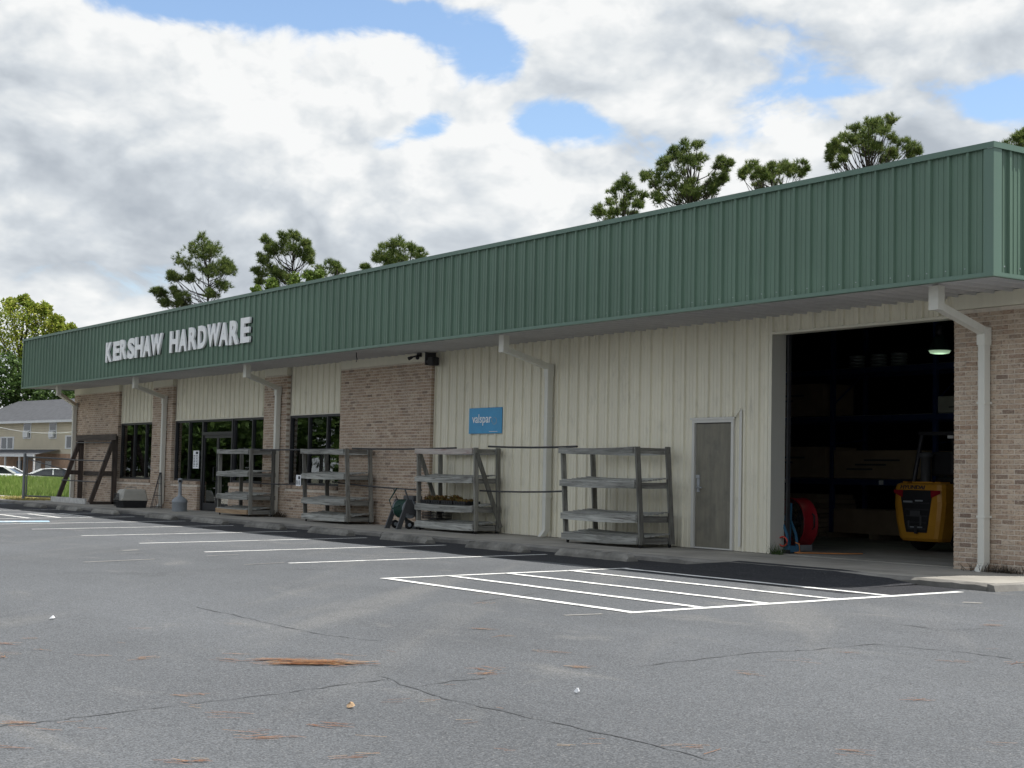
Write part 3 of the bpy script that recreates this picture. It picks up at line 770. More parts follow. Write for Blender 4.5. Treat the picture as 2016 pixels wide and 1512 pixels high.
# ---- downspouts: short drop from the soffit, sloping arm back to the wall, then down
def downspout(xd, xw, ywall, zb, kick=True):
    w = .108; t = link('downspout', None, (xw, ywall, zb), store)
    yc = 15.96; za = SZ-.05
    MB().box(xd-.08, xd+.08, yc-.065, yc+.065, za-.32, za).build('drop', M['downspout'], t)
    y1 = ywall-.085
    MB().beam((xd, yc+.02, za-.26), (xw, y1, za-.52), .108, .105).build('arm', M['downspout'], t)
    MB().box(xw-w/2-.012, xw+w/2+.012, y1-.075, y1+.07, za-.70, za-.46).build('elbow', M['downspout'], t)
    MB().bbox(xw-w/2, xw+w/2, y1-.065, y1+.065, zb+.13, za-.66, .006).build('pipe', M['downspout'], t)
    e = MB(); e.loft([[(xw-w/2+.004, y1-.06, zb+.135), (xw+w/2-.004, y1-.06, zb+.135), (xw+w/2-.004, y1+.06, zb+.135), (xw-w/2+.004, y1+.06, zb+.135)],
                      [(xw-w/2+.004, y1-.16, zb+.01), (xw+w/2-.004, y1-.16, zb+.01), (xw+w/2-.004, y1-.05, zb+.01), (xw-w/2+.004, y1-.05, zb+.01)]], cap=False)
    e.build('spout', M['downspout'], t)
    for z in (zb+.75, zb+2.3): MB().box(xw-w/2-.015, xw+w/2+.015, y1-.07, ywall, z, z+.03).build('strap', M['downspout'], t)
downspout(-13.36, -13.48, YB, .09); downspout(-23.53, -23.75, YW-.03, .12); downspout(-34.88, -35.42, YB, .12)
downspout(-42.5, -43.06, YB, .12); downspout(-49.4, -51.1, YB, .12)

# ---- gear on the wall
fl = thing('security_light', (-28.55, 17.0, 3.80), 'black twin-headed security light under the soffit above the brick panel', 'security light')
MB().box(-28.62, -28.48, YB-.06, YB-.012, 3.83, 3.92).build('base', M['black'], fl)
for s in (-1, 1):
    MB().tube([(-28.55, YB-.06, 3.86), (-28.55+s*.12, YB-.17, 3.82)], .02, 6).build('arm', M['black'], fl)
    MB().lathe([(.02, 0), (.035, .04), (.042, .11), (.015, .115)], (-28.55+s*.10, YB-.14, 3.83), 12, (s*.8, -.5, -.35)).build('lamp_head', M['black'], fl)
sp = thing('wall_speaker', (-27.8, 17.1, 3.55), 'small black box mounted high at the edge of the brick panel', 'speaker box')
MB().bbox(-27.90, -27.70, 16.95, 17.13, 3.60, 3.78, .015).build('case', M['black'], sp)
MB().box(-28.03, -27.905, 17.0, 17.05, 3.66, 3.72).build('bracket', M['darksteel'], sp); MB().box(-28.06, -28.03, 16.98, 17.245, 3.62, 3.90).build('mounting_plate', M['darksteel'], sp)
hk = MB(); p = onY(702, 690, 16.1); hk.tube([(p.x, p.y, SZ-.02), (p.x, p.y, SZ-.12), (p.x+.03, p.y, SZ-.18), (p.x, p.y, SZ-.24)], .012, 6)
tag(hk.build('soffit_hook', M['pipe']), 'small dark hook hanging from the soffit', 'hook')

# ---- lettering
def text_mesh(txt, depth=.05, off=0.0, name='lettering', bevel=0.0, mat=None):
    cu = bpy.data.curves.new(name, 'FONT'); cu.body = txt; cu.extrude = depth/2; cu.offset = off; cu.bevel_depth = bevel; cu.resolution_u = 4
    ob = bpy.data.objects.new(name, cu); COL.objects.link(ob)
    dg = bpy.context.evaluated_depsgraph_get(); me = bpy.data.meshes.new_from_object(ob.evaluated_get(dg)); me.name = name
    bpy.data.objects.remove(ob); bpy.data.curves.remove(cu)
    me.materials.clear(); me.materials.append(mat or M['letter'])
    co = np.empty(len(me.vertices)*3); me.vertices.foreach_get('co', co); co = co.reshape(-1, 3)
    lo, hi = co.min(0), co.max(0); return me, co, lo, hi
def text_box(name, txt, x0, x1, z0, z1, y, depth, off, mat, parent, to_world=None, shear=0.0):
    """text fitted to the box x0..x1, z0..z1 on a plane facing -Y; to_world maps (x, depth, z)"""
    me, co, lo, hi = text_mesh(txt, depth, off, name, 0, mat); s = hi-lo
    u = (co[:, 0]-lo[0])/s[0]; w = (co[:, 1]-lo[1])/s[1]; dd = (co[:, 2]-lo[2])/max(s[2], 1e-6)
    P_ = np.c_[x0+(x1-x0)*u+shear*w*(z1-z0), y-depth*dd, z0+(z1-z0)*w]
    if to_world: P_ = np.array([to_world(*q) for q in P_])
    c = Vector(P_.mean(0)); me.vertices.foreach_set('co', (P_-np.array(c)).ravel()); me.update()
    return link(name, me, c, parent)
LET = [('K',-43.57,-43.05,4.35,4.93),('E',-42.95,-42.42,4.36,4.92),('R',-42.39,-41.87,4.37,4.94),('S',-41.79,-41.23,4.35,4.94),
 ('H',-41.21,-40.61,4.36,4.94),('A',-40.59,-40.01,4.35,4.93),('W',-40.03,-39.20,4.36,4.94),('H',-38.66,-38.07,4.36,4.94),('A',-38.03,-37.48,4.35,4.94),
 ('R',-37.37,-36.84,4.36,4.95),('D',-36.76,-36.24,4.36,4.95),('W',-36.18,-35.39,4.37,4.95),('A',-35.42,-34.87,4.35,4.93),('R',-34.80,-34.27,4.34,4.94),('E',-34.15,-33.63,4.35,4.96)]
sg = thing('store_sign', (-38.6, YF-.05, 4.35), 'raised white letters of the store name on the green fascia', 'sign')
for l_, a, b, z0, z1 in LET:
    text_box('letter', l_, a, b, z0, z1, YF-.041, .05, .046, M['letter'], sg)
    text_box('letter_shadow_backing', l_, a+.012, b-.012, z0+.01, z1-.01, YF-.002, .038, .045, M['darksteel'], sg)  # dark copy behind each letter, standing in for the shadow gap
vs = thing('paint_sign', (-26.04, YW-.04, 2.13), 'blue rectangular paint brand sign on the beige siding', 'sign')
SX0, SX1, SZ0, SZ1 = -26.65, -25.43, 2.13, 2.66
M['signblue'] = simple('sign_blue', (.06, .32, .58), .4, .07, 2.5)
MB().bbox(SX0, SX1, YW-.052, YW-.034, SZ0, SZ1, .004).build('board', M['signblue'], vs)
text_box('lettering', 'valspar', SX0+.13, SX0+.84, 2.295, 2.53, YW-.0525, .004, .006, M['letter'], vs)
lg = MB(); cx_, cz_ = SX0+.93, 2.395
for r_, t0, t1, dx in ((.075, -1.2, 1.9, 0), (.05, 1.6, 4.9, -.01), (.09, -2.4, -.4, .02)):
    for k in range(10):
        a = t0+(t1-t0)*k/10; b = t0+(t1-t0)*(k+1)/10; w = .016*(1-abs(k-4.5)/6)
        q = [(cx_+dx+math.cos(t)*rr*1.25, YW-.055, cz_+math.sin(t)*rr*.8) for t, rr in ((a, r_), (b, r_), (b, r_+w), (a, r_+w))]
        lg.quad(*q)
lg.build('logo_swirl', simple('logo_grey', (.34, .36, .36), .5), vs)
MB().box(SX1-.45, SX1-.15, YW-.0545, YW-.0525, 2.165, 2.175).build('small_print', M['white'], vs)
def notice(p0, p1, y, label, rows):
    x0, x1, z0, z1 = min(p0.x, p1.x), max(p0.x, p1.x), min(p0.z, p1.z), max(p0.z, p1.z)
    t = thing('paper_notice', ((x0+x1)/2, y, z0), label, 'notice')
    MB().box(x0, x1, y-.003, y, z0, z1).build('sheet', M['paper'], t)
    ik = MB(); ik.box(x0+.45*(x1-x0), x0+.85*(x1-x0), y-.0045, y-.0035, z1-.10, z1-.03)
    for k in range(rows):
        z = z1-.13-k*(z1-z0-.16)/rows
        for c in range(2):
            a = x0+(.08+.46*c)*(x1-x0); ik.box(a, a+(.22+.12*random.random())*(x1-x0), y-.0045, y-.0035, z-.018, z)
    tag(ik.build('printed_lines', M['ink'], t), kind='stuff')
notice(Vector((-41.22, 0, 1.30)), Vector((-40.80, 0, 1.81)), YW-.012, 'white printed notice taped on the glass left of the entrance', 8)

# ================================================================== THINGS ON THE WALK
S = .112
def rail_sag(x0, x1, y0, y1, z0, z1, sag, lean):
    rings = []; n = 6
    for k in range(n+1):
        t = k/n; x = x0+(x1-x0)*t; s = -sag*4*t*(1-t); dx = lean
        rings.append([(x+dx, y0, z0+s), (x+dx, y1, z0+s), (x+dx, y1, z1+s), (x+dx, y0, z1+s)])
    return MB().loft(rings)
LEV = [(.175, .285), (.535, .645), (1.12, 1.22), (1.70, 1.81)]
def cart(x0, x1, y0, y1, lean, label, mats=None, braces=False, sag=.015):
    """wheeled potting shelf: four posts, four plank shelves with rails, casters"""
    t = thing('shelf_cart', ((x0+x1)/2, (y0+y1)/2, S), label, 'shelf cart', 'wooden shelf carts along the store front')
    mats = mats or {}
    def lx(z): return lean*(z-.25)/1.55
    pw, pd = .042, .092
    for px, q in ((x0, 1), (x1, -1)):
        for py, e in ((y0+.02, 1), (y1-.02, -1)):
            a, b = (px, px+q*pw); c, d = (py, py+e*pd); z0, z1 = .165+random.uniform(0, .01), 1.815+random.uniform(-.005, .012)
            MB().loft([[(a+lx(z), c, z), (b+lx(z), c, z), (b+lx(z), d, z), (a+lx(z), d, z)] for z in (z0, 1.0, z1)]).build('post', M['greywood_z'], t, True)
    for i, (z0, z1) in enumerate(LEV):
        dx = lx((z0+z1)/2); m_ = mats.get(i, 'greywood')
        rail_sag(x0-.012, x1-pw-.006, y0-.02, y0+.018, z0, z1, sag, dx).build('front_rail', M[m_], t, True)
        rail_sag(x0+pw+.006, x1-pw-.006, y1-.018, y1+.02, z0, z1, sag, dx).build('back_rail', M['greywood'], t, True)
        for q in (x0+pw+.006, x1-pw-.042):
            MB().box(q+dx, q+.036+dx, y0+.12, y1-.12, z0+.002, z1-.012).build('side_rail', M['greywood_y'], t)
        if i < 3:
            rail_sag(x0+pw+.008, x1-pw-.008, y0-.018, y0+.125, z1+.0015, z1+.024, sag, dx).build('shelf_board', M['greywood'], t, True)
            n = 5; wv = (y1-y0-.26)/n
            for k in range(n):
                ya = y0+.13+k*wv
                rail_sag(x0+.004, x1-.004, ya+.004, ya+wv-.006, z1+.002+.012*k, z1+.026+.012*k+random.uniform(-.004, .004), sag, dx).build('shelf_board', M['greywood'], t, True)
    if braces:
        for px in (x0+pw+.02, x1+.012):
            MB().beam((px+lx(1.72), y0+.06, 1.72), (px+lx(.2), y1-.03, .24), .036, .088, (0, 1, 0)).build('diagonal_brace', M['greywood_z'], t)
    for px in (x0+.07, x1-.07):
        for py in (y0+.07, y1-.07):
            w = MB(); w.lathe([(.012, -.02), (.036, -.018), (.038, 0), (.036, .018), (.012, .02)], (px, py, S+.038), 14, (.35, .9, 0))
            c = w.build('caster', M['rubber'], t)
            MB().box(px-.028, px+.028, py-.03, py+.03, S+.055, .174).build('fork', M['darksteel'], c)
    return t
cart(-37.20, -35.25, 16.28, 17.02, -.03, 'grey wooden shelf cart in front of the entrance, with a tan bottom rail', {0: 'tanwood'}, sag=.01)
cart(-32.42, -30.26, 16.36, 17.08, -.15, 'leaning grey wooden shelf cart below the window beside the brick panel', {})
cart(-27.48, -25.25, 16.50, 17.16, -.06, 'grey wooden shelf cart with diagonal braces holding plant trays', {3: 'redwood'}, True)
cart(-21.97, -19.82, 16.25, 17.05, -.14, 'empty grey wooden shelf cart nearest the side door, leaning to the left', {}, sag=.022)
# long pipes lying across the carts
def rod(a, b, ya, yb, label, r_=.021, sag=.02):
    p, q = onY(*a, ya), onY(*b, yb); mid = (p+q)/2; mid.z -= sag
    tag(MB().tube([p, p.lerp(q, .25)-Vector((0, 0, sag*.75)), mid, p.lerp(q, .75)-Vector((0, 0, sag*.75)), q], r_, 6).build('pipe', M['pipe']), label, 'pipe', 'dark pipes laid through the shelf carts')
rod((470, 884), (657, 884), 16.6, 16.6, 'dark pipe from the entrance cart top to the leaning cart')
rod((694, 883), (898, 882), 16.7, 16.75, 'dark pipe from the leaning cart top to the plant cart')
rod((962, 879), (1136, 879), 16.75, 16.6, 'dark pipe from the plant cart top to the cart by the side door')
rod((500, 951), (620, 953), 16.7, 16.7, 'low dark pipe between the entrance cart and the leaning cart', .018)
rod((655, 949), (830, 965), 16.65, 16.75, 'sloping low dark pipe between the leaning cart and the plant cart', .018)
rod((945, 966), (1116, 967), 16.75, 16.55, 'low dark pipe reaching from the plant cart to the empty cart', .018)
notice(onY(583, 935, 16.33), onY(592, 957, 16.33), 16.333, 'white paper slip pinned on the left post of the leaning cart', 4)

# plant trays on the third cart
leafy = leaf_mat('tired_bedding_plants', [(.07, .04, .02), (.20, .09, .03), (.26, .16, .05), (.10, .10, .03), (.34, .26, .07)], .2)
def plant_tray(x0, x1, y0, y1, label, tall):
    t = thing('plant_tray', ((x0+x1)/2, (y0+y1)/2, .672), label, 'plant tray', 'black plant trays on the shelf cart'); z = .672
    b = MB(); b.box(x0, x1, y0, y1, z, z+.012)
    n = max(2, round((x1-x0)/.095)); w = (x1-x0)/n
    for i in range(n):
        for j in range(3):
            a = x0+i*w; d = (y1-y0)/3; c = y0+j*d
            b.loft([[(a+.012, c+.012, z+.013), (a+w-.012, c+.012, z+.013), (a+w-.012, c+d-.012, z+.013), (a+.012, c+d-.012, z+.013)],
                    [(a+.002, c+.002, z+.075), (a+w-.002, c+.002, z+.075), (a+w-.002, c+d-.002, z+.075), (a+.002, c+d-.002, z+.075)]])
    b.build('cell_tray', M['black'], t, True)
    k = int(1500*(x1-x0)); nc = 16; cc = np.c_[RNG.uniform(x0+.02, x1-.02, nc), RNG.uniform(y0+.03, y1-.03, nc)]; hh = RNG.uniform(.25, 1.3, nc)*tall; ii = RNG.integers(0, nc, k)
    base = np.c_[cc[ii]+RNG.normal(0, .022, (k, 2)), z+.07+RNG.uniform(0, 1, k)*hh[ii]]
    s = .016; a = RNG.normal(size=(k, 3)); a /= np.linalg.norm(a, axis=1)[:, None]; b2 = np.cross(a, RNG.normal(size=(k, 3))); b2 /= np.linalg.norm(b2, axis=1)[:, None]
    V = np.stack([base-a*s-b2*s*.6, base+a*s-b2*s*.6, base+a*s+b2*s*.6, base-a*s+b2*s*.6], 1).reshape(-1, 3)
    c = Vector(((x0+x1)/2, (y0+y1)/2, z+.07)); o = link('seedlings', fast_mesh('seedlings', V-np.array(c), None, leafy, 4), c, t); tag(o, kind='stuff')
for x0, x1, lb, tl in [(-27.38, -27.00, 'plant tray at the left end of the shelf, sparse purplish seedlings', .07), (-26.98, -26.62, 'plant tray with green and rusty tufts, second from the left', .085),
                       (-26.58, -26.14, 'plant tray of yellow bedding plants in the middle of the shelf', .09), (-26.10, -25.66, 'plant tray of low green seedlings at the right end of the row', .045)]:
    plant_tray(x0, x1, 16.54, 16.92, lb, tl)
# black basket on the lowest shelf
bk = thing('wire_basket', (-27.15, 16.8, .35), 'black basket with a bent wire handle on the lowest shelf', 'basket')
b = MB(); X0, X1, Ya, Yb, z0, z1 = -27.40, -26.85, 16.62, 16.98, .352, .48
for k in range(12):
    x = X0+(X1-X0)*k/11; b.box(x-.006, x+.006, Ya-.006, Ya+.006, z0, z1); b.box(x-.006, x+.006, Yb-.006, Yb+.006, z0, z1)
for z in (z0+.006, (z0+z1)/2, z1): b.box(X0, X1, Ya-.009, Ya+.009, z-.005, z+.005); b.box(X0, X1, Yb-.009, Yb+.009, z-.0052, z+.0052); b.box(X1-.009, X1+.009, Ya+.01, Yb-.01, z-.005, z+.005); b.box(X0-.009, X0+.009, Ya+.01, Yb-.01, z-.005, z+.005)
b.box(X0, X1, Ya, Yb, z0-.002, z0+.004); b.build('cage', M['black'], bk)
MB().tube([(X0, 16.8, z1), (X0+.08, 16.8, z1+.07), (X1-.25, 16.8, z1-.03+.09), (X1-.08, 16.8, z1+.05), (X1, 16.8, z1)], .01, 6).build('handle', M['black'], bk)

# hose reel cart
hr = thing('hose_reel_cart', (-28.0, 16.520, S), 'charcoal hose reel cart with green hose left of the plant cart', 'hose reel')
def hside(x):
    m_ = MB()
    pts = [(16.170, S), (16.290, S), (16.410, S+.34), (16.630, S+.30), (16.690, S+.10), (16.890, S+.05), (16.890, S+.12), (16.720, S+.20), (16.590, S+.47), (16.530, S+.62), (16.410, S+.62), (16.330, S+.40)]
    m_.prism([(x, p, q) for p, q in pts], (.04, 0, 0)); return m_
for x in (-28.22, -27.74): hside(x).build('side_frame', M['charcoal'], hr, True)
rl = MB(); rl.lathe([(.09, 0), (.09, .40)], (-28.18, 16.540, S+.42), 18, (1, 0, 0)); rl.build('drum', M['charcoal'], hr)
co = MB()
for k in range(9):
    for q, rr in enumerate((.14, .185)):
        x = -28.14+k*.041; co.tube([(x, 16.540+rr*math.cos(t), S+.42+rr*math.sin(t)) for t in np.linspace(0, 2*math.pi, 21)], .019, 6, False)
co.tube([(-27.9, 16.370, S+.5), (-27.9, 16.170, S+.42), (-27.95, 16.130, S+.60), (-27.92, 16.290, S+.86)], .015, 6)
co.build('hose', M['hosegreen'], hr)
for x in (-28.17, -27.775): MB().lathe([(.04, -.008), (.19, -.008), (.20, 0), (.19, .008), (.04, .008)], (x, 16.540, S+.42), 22, (1, 0, 0)).build('reel_flange', M['greyplastic'], hr)
sp_ = MB()
for k in range(6): a = k*math.pi/3; sp_.beam((-27.762, 16.540, S+.42), (-27.762, 16.540+.18*math.cos(a), S+.42+.18*math.sin(a)), .02, .012)
sp_.build('reel_spokes', M['steel'], hr)
for x in (-28.27, -27.69):
    w = MB().lathe([(.02, -.02), (.085, -.022), (.09, 0), (.085, .022), (.02, .022)], (x, 16.470, S+.09), 18, (1, 0, 0)).build('wheel', M['rubber'], hr)
    MB().lathe([(.01, 0), (.045, .002), (.04, .026)], (x, 16.470, S+.09), 12, (1, 0, 0)).build('hub', M['greyplastic'], w)
MB().tube([(-28.2, 16.470, S+.6), (-28.2, 16.370, S+.84), (-27.73, 16.370, S+.84), (-27.73, 16.470, S+.6)], .017, 8).build('handle', M['charcoal'], hr)
MB().bbox(-28.17, -27.76, 16.590, 16.830, S+.58, S+.70, .015).build('tool_tray', M['charcoal'], hr)
MB().box(-28.19, -27.75, 16.670, 16.890, S+.0, S+.06).build('base_bar', M['charcoal'], hr)

# cigarette receptacle
ash = thing('cigarette_receptacle', (-39.78, 16.32, S), 'grey plastic cigarette receptacle with a tall neck beside the entrance', 'ash receptacle')
MB().lathe([(.195, 0), (.205, .02), (.205, .245), (.21, .25)], (-39.78, 16.32, S), 28).build('bucket', M['greyplastic'], ash)
MB().lathe([(.215, .25), (.215, .29), (.19, .33), (.12, .385), (.06, .42), (.047, .47), (.042, .78)], (-39.78, 16.32, S), 28).build('neck', M['greyplastic'], ash)
MB().lathe([(.044, .775), (.062, .79), (.064, .88), (.058, .905), (.02, .912)], (-39.78, 16.32, S), 20).build('head', M['greyplastic'], ash)
MB().box(-39.728, -39.70, 16.25, 16.32, S+.81, S+.86).build('slot', M['black'], ash)

# pet carrier
pc = thing('pet_carrier', (-43.2, 16.3, S), 'pet carrier with taupe top and black base under the left window', 'pet carrier')
def ring(x0, x1, y0, y1, z, c=.05): return [(x0+c,y0,z),(x1-c,y0,z),(x1,y0+c,z),(x1,y1-c,z),(x1-c,y1,z),(x0+c,y1,z),(x0,y1-c,z),(x0,y0+c,z)]
PX0, PX1, PY0, PY1 = -43.55, -42.98, 15.84, 16.66
MB().loft([ring(PX0+.03, PX1-.03, PY0+.04, PY1-.03, S), ring(PX0, PX1, PY0, PY1, S+.22)]).build('base_tray', M['black'], pc, True)
tp = MB(); tp.loft([ring(PX0-.015, PX1+.015, PY0-.03, PY1+.015, S+.215), ring(PX0-.015, PX1+.015, PY0-.03, PY1+.015, S+.255), ring(PX0, PX1, PY0+.0, PY1, S+.262), ring(PX0+.05, PX1-.05, PY0+.07, PY1-.04, S+.50), ring(PX0+.09, PX1-.09, PY0+.12, PY1-.09, S+.54)])
tp.build('top_shell', M['carriertop'], pc, True)
for k in range(8): MB().box(PX1-.035, PX1-.016, PY0+.18+k*.065, PY0+.20+k*.065, S+.33, S+.40).build('vent_slot', M['carriertop'], pc)
gr = MB()
for k in range(7): x = PX0+.1+k*.062; gr.box(x-.006, x+.006, PY0-.045, PY0-.033, S+.05, S+.42)
for z in (.06, .18, .30, .41): gr.box(PX0+.09, PX1-.09, PY0-.048, PY0-.034, S+z-.006, S+z+.006)
gr.build('grille_door', M['black'], pc)
MB().tube([(-43.27, PY0+.2, S+.535), (-43.27, PY0+.25, S+.60), (-43.27, PY1-.3, S+.60), (-43.27, PY1-.25, S+.535)], .014, 6).build('handle', M['carriertop'], pc)

# A-frame rack of dark timber
af = thing('timber_rack', (-48.5, 16.7, S), 'dark stained timber leaning rack against the far left brick panel', 'timber rack')
for x in (-50.15, -46.95):
    MB().box(x, x+.09, 16.95, 17.10, S, 2.28).build('back_post', M['darkwood'], af)
    MB().beam((x+.05, 17.0, 2.24), (x+.05, 16.28, S+.05), .10, .13, (0, 1, 0)).build('sloping_leg', M['darkwood'], af)
    MB().box(x+.02, x+.07, 16.62, 16.94, 1.02, 1.16).build('side_tie', M['darkwood_x'], af)
MB().box(-50.3, -46.55, 16.90, 16.945, 2.14, 2.33).build('top_beam', M['darkwood_x'], af)
MB().box(-50.05, -46.96, 17.105, 17.15, 1.0, 1.14).build('back_rail', M['darkwood_x'], af)
MB().box(-50.4, -47.05, 16.16, 16.22, S+.002, S+.17).build('kick_board', M['whitewood'], af)
MB().box(-47.0, -46.86, 16.30, 17.09, S+.0, S+.09).build('floor_tie', M['darkwood_x'], af)
for y, z in ((16.88, 2.08), (16.66, 1.50), (16.44, .83)): MB().tube([(-50.2, y, z), (-46.80, y-.02, z-.02)], .022, 6).build('rod', M['darksteel'], af)
# wire cages leaning on the downspout
wc = thing('wire_cage', (-42.65, 16.8, S), 'thin wire plant cages leaning by the downspout left of the entrance', 'wire cage')
for k in range(9):
    a = k*2*math.pi/9; MB().tube([(-42.66+.17*math.cos(a), 16.78+.17*math.sin(a), S), (-42.70+.03*math.cos(a), 16.90+.03*math.sin(a), S+1.05)], .007, 4).build('upright_wire', M['darksteel'], wc)
for z, r_ in ((.05, .17), (.38, .12), (.72, .075)):
    MB().tube([(-42.66-.04*z+r_*math.cos(a), 16.78+.12*z+r_*math.sin(a), S+z) for a in np.linspace(0, 2*math.pi, 15)], .007, 4, False).build('hoop', M['darksteel'], wc)

# wheel stops
def wheel_stop(x0, x1, y0, label):
    n = 26; rings = []; z = lot_z(y0)+.003
    for k in range(n+1):
        t = k/n; x = x0+(x1-x0)*t; e = min(1, min(t, 1-t)*n/1.0); h = (.112 if 0 < k < n else .06)+random.uniform(-.016, .008); w = .105; j = random.uniform(-.014, .014)
        rings.append([(x, y0-w+j, z), (x, y0-w+.01+j, z+h*.45), (x, y0-.055+j, z+h), (x, y0+.055+j, z+h+.002), (x, y0+w-.01, z+h*.45), (x, y0+w, z)])
    o = MB().loft(rings).build('wheel_stop', M['stopconc'], None, True)
    tag(o, label, 'wheel stop', 'concrete wheel stops along the kerb')
ws = [(-19.95, -18.1, 14.72, 'weathered concrete wheel stop nearest the warehouse opening'), (-22.45, -20.75, 14.60, 'concrete wheel stop in front of the plant cart, second from the right'),
      (-25.5, -23.8, 14.62, 'third concrete wheel stop from the right, in line with the plant cart'), (-28.6, -26.9, 14.66, 'concrete wheel stop in line with the hose reel cart, fourth from the right'),
      (-31.7, -29.95, 14.66, 'concrete wheel stop before the leaning cart, fifth from the right'), (-34.75, -32.95, 14.66, 'concrete wheel stop before the entrance cart, sixth from the right'),
      (-37.75, -36.0, 14.66, 'concrete wheel stop before the entrance, fourth from the left'), (-41.7, -40.0, 14.62, 'concrete wheel stop below the pet carrier, third from the left'),
      (-44.8, -43.0, 14.62, 'concrete wheel stop second from the left end of the row'), (-47.9, -46.2, 14.62, 'concrete wheel stop at the left end of the row')]
for w in ws: wheel_stop(*w)

# ================================================================== INSIDE THE WAREHOUSE
FZ = .131
M['rackblue'] = simple('rack_blue', (.02, .04, .13), .5, .15, 5)
M['card'] = simple('cardboard', (.25, .185, .125), .85, .12, 4, obj_var=.2)
M['cardlight'] = simple('pale_carton', (.34, .33, .30), .8, .1, 4)
M['lumber'] = simple('stacked_board', (.24, .185, .13), .85, .15, 6, obj_var=.2)
M['yellow'] = None
def yellow_mat():
    mt, n, l, b = newmat('scuffed_yellow'); nt = mt.node_tree
    s1 = noise(nt, coords(nt, (3, 3, 8)), 3.0, 6, .7); s2 = noise(nt, coords(nt), 1.5, 4)
    c = mixc(nt, maprange(nt, s2, .35, .65, 0, 1), (.44, .20, .018), (.55, .27, .025))
    c = mixc(nt, maprange(nt, s1, .64, .74, 0, .75), c, (.16, .09, .03))
    l.new(c, b.inputs['Base Color']); b.inputs['Roughness'].default_value = .45; return mt
M['yellow'] = yellow_mat()
rk = thing('pallet_rack', (-21.5, 24.5, FZ), 'tall blue steel pallet rack at the back of the warehouse opening', 'pallet rack')
UP = (-25.55, -22.85, -20.1, -17.4)
for x in UP:
    for y in (24.0, 25.0): MB().box(x-.045, x+.045, y-.04, y+.04, FZ, 4.6).build('upright', M['rackblue'], rk)
    br = MB()
    for k in range(5): br.beam((x, 24.04, .4+k*.85), (x, 24.96, .4+k*.85+(.7 if k % 2 else .1)), .025, .025)
    br.build('cross_brace', M['rackblue'], rk)
for a, b in zip(UP[:-1], UP[1:]):
    for z in (1.30, 2.62, 3.62):
        for y in (24.0, 25.0): MB().box(a+.046, b-.046, y-.025, y+.025, z-.06, z+.06).build('beam', M['rackblue'], rk)
        MB().box(a+.05, b-.05, 24.03, 24.97, z+.061, z+.075).build('deck', M['steel'], rk)
    for z in (1.30,): MB().box((a+b)/2-.06, (a+b)/2+.06, 23.968, 23.9745, z-.045, z+.045).build('beam_tag', M['paper'], rk)
def carton(x0, x1, y0, y1, z0, z1, label, mat='card', prn=True):
    t = thing('carton', ((x0+x1)/2, (y0+y1)/2, z0), label, 'carton', 'cartons in the warehouse')
    MB().bbox(x0, x1, y0, y1, z0, z1, .006).build('box', M[mat], t, True)
    if prn:
        q = MB(); w = x1-x0; h = z1-z0
        for k in range(3): q.box(x0+w*(.15+.1*k), x0+w*(.45+.15*k), y0-.0015, y0-.0003, z0+h*(.30+.16*k), z0+h*(.36+.16*k))
        tag(q.build('print', M['ink'], t), kind='stuff')
carton(-25.4, -23.0, 23.93, 24.9, 1.376, 2.04, 'long brown carton on the first rack beam, left of the upright')
carton(-22.75, -20.35, 23.93, 24.9, 1.376, 1.96, 'long brown carton on the first rack beam, behind the forklift exhaust')
carton(-25.3, -23.1, 23.95, 24.9, 2.696, 3.40, 'brown carton high on the second rack beam at the left')
carton(-20.0, -18.2, 23.94, 24.9, 2.696, 3.02, 'pale flat carton on the second rack beam at the right', 'cardlight')
carton(-22.62, -20.3, 23.8, 24.85, .24, .74, 'wide brown carton on the floor under the rack beside the forklift', 'card', False)
pl = thing('pallet', (-21.5, 24.3, FZ), 'wooden pallet under the wide floor carton', 'pallet')
for k in range(3): MB().box(-22.7+k*1.15, -22.6+k*1.15, 23.7, 24.85, FZ, .238).build('runner', M['lumber'], pl)
st = thing('sheet_stack', (-24.2, 24.4, FZ), 'stack of brown boards on the floor behind the drum fan', 'board stack')
for k in range(9): MB().box(-25.35+random.uniform(0, .06), -23.0+random.uniform(-.05, .05), 23.72+random.uniform(0, .04), 24.85, FZ+k*.10, FZ+k*.10+.085+random.uniform(0, .012)).build('board', M['lumber'], st)
for i, (x, y) in enumerate([(-22.5, 3.70), (-21.9, 3.70), (-21.35, 3.70)]):
    t = MB()
    for k in range(4): t.lathe([(.14, -.03), (.17, -.02), (.17, .02), (.14, .03)], (x, 24.35, 3.74+k*.07), 18)
    tag(t.build('metal_coil', M['steel']), ['shiny metal coil on the top rack beam beside the upright', 'middle shiny metal coil on the top rack beam', 'right shiny metal coil on the top rack beam'][i], 'metal coil', 'metal coils on the top beam')
# high-bay lamp
lp = onY(1850, 690, 22.0)
hb = thing('high_bay_lamp', lp, 'lit bell-shaped lamp hanging inside the warehouse opening', 'lamp')
MB().lathe([(.215, .0), (.205, .02), (.16, .13), (.10, .24), (.06, .27)], lp, 24).build('shade', simple('lamp_green', (.03, .06, .05), .4), hb)
MB().lathe([(.05, .27), (.075, .29), (.075, .46), (.03, .48)], lp, 16).build('ballast', M['darksteel'], hb)
MB().tube([lp+Vector((0, 0, .48)), (lp.x, lp.y, 5.0)], .01, 6).build('hanger', M['darksteel'], hb)
lm, n_, l_, b_ = newmat('lamp_lens'); b_.inputs['Base Color'].default_value = (.6, .75, .6, 1)
b_.inputs['Emission Color'].default_value = (.62, .86, .58, 1); b_.inputs['Emission Strength'].default_value = .28
pt_d = bpy.data.lights.new('lamp_glow', 'POINT'); pt_d.energy = 2.5; pt_d.color = (.75, 1, .75); pt_d.shadow_soft_size = .15
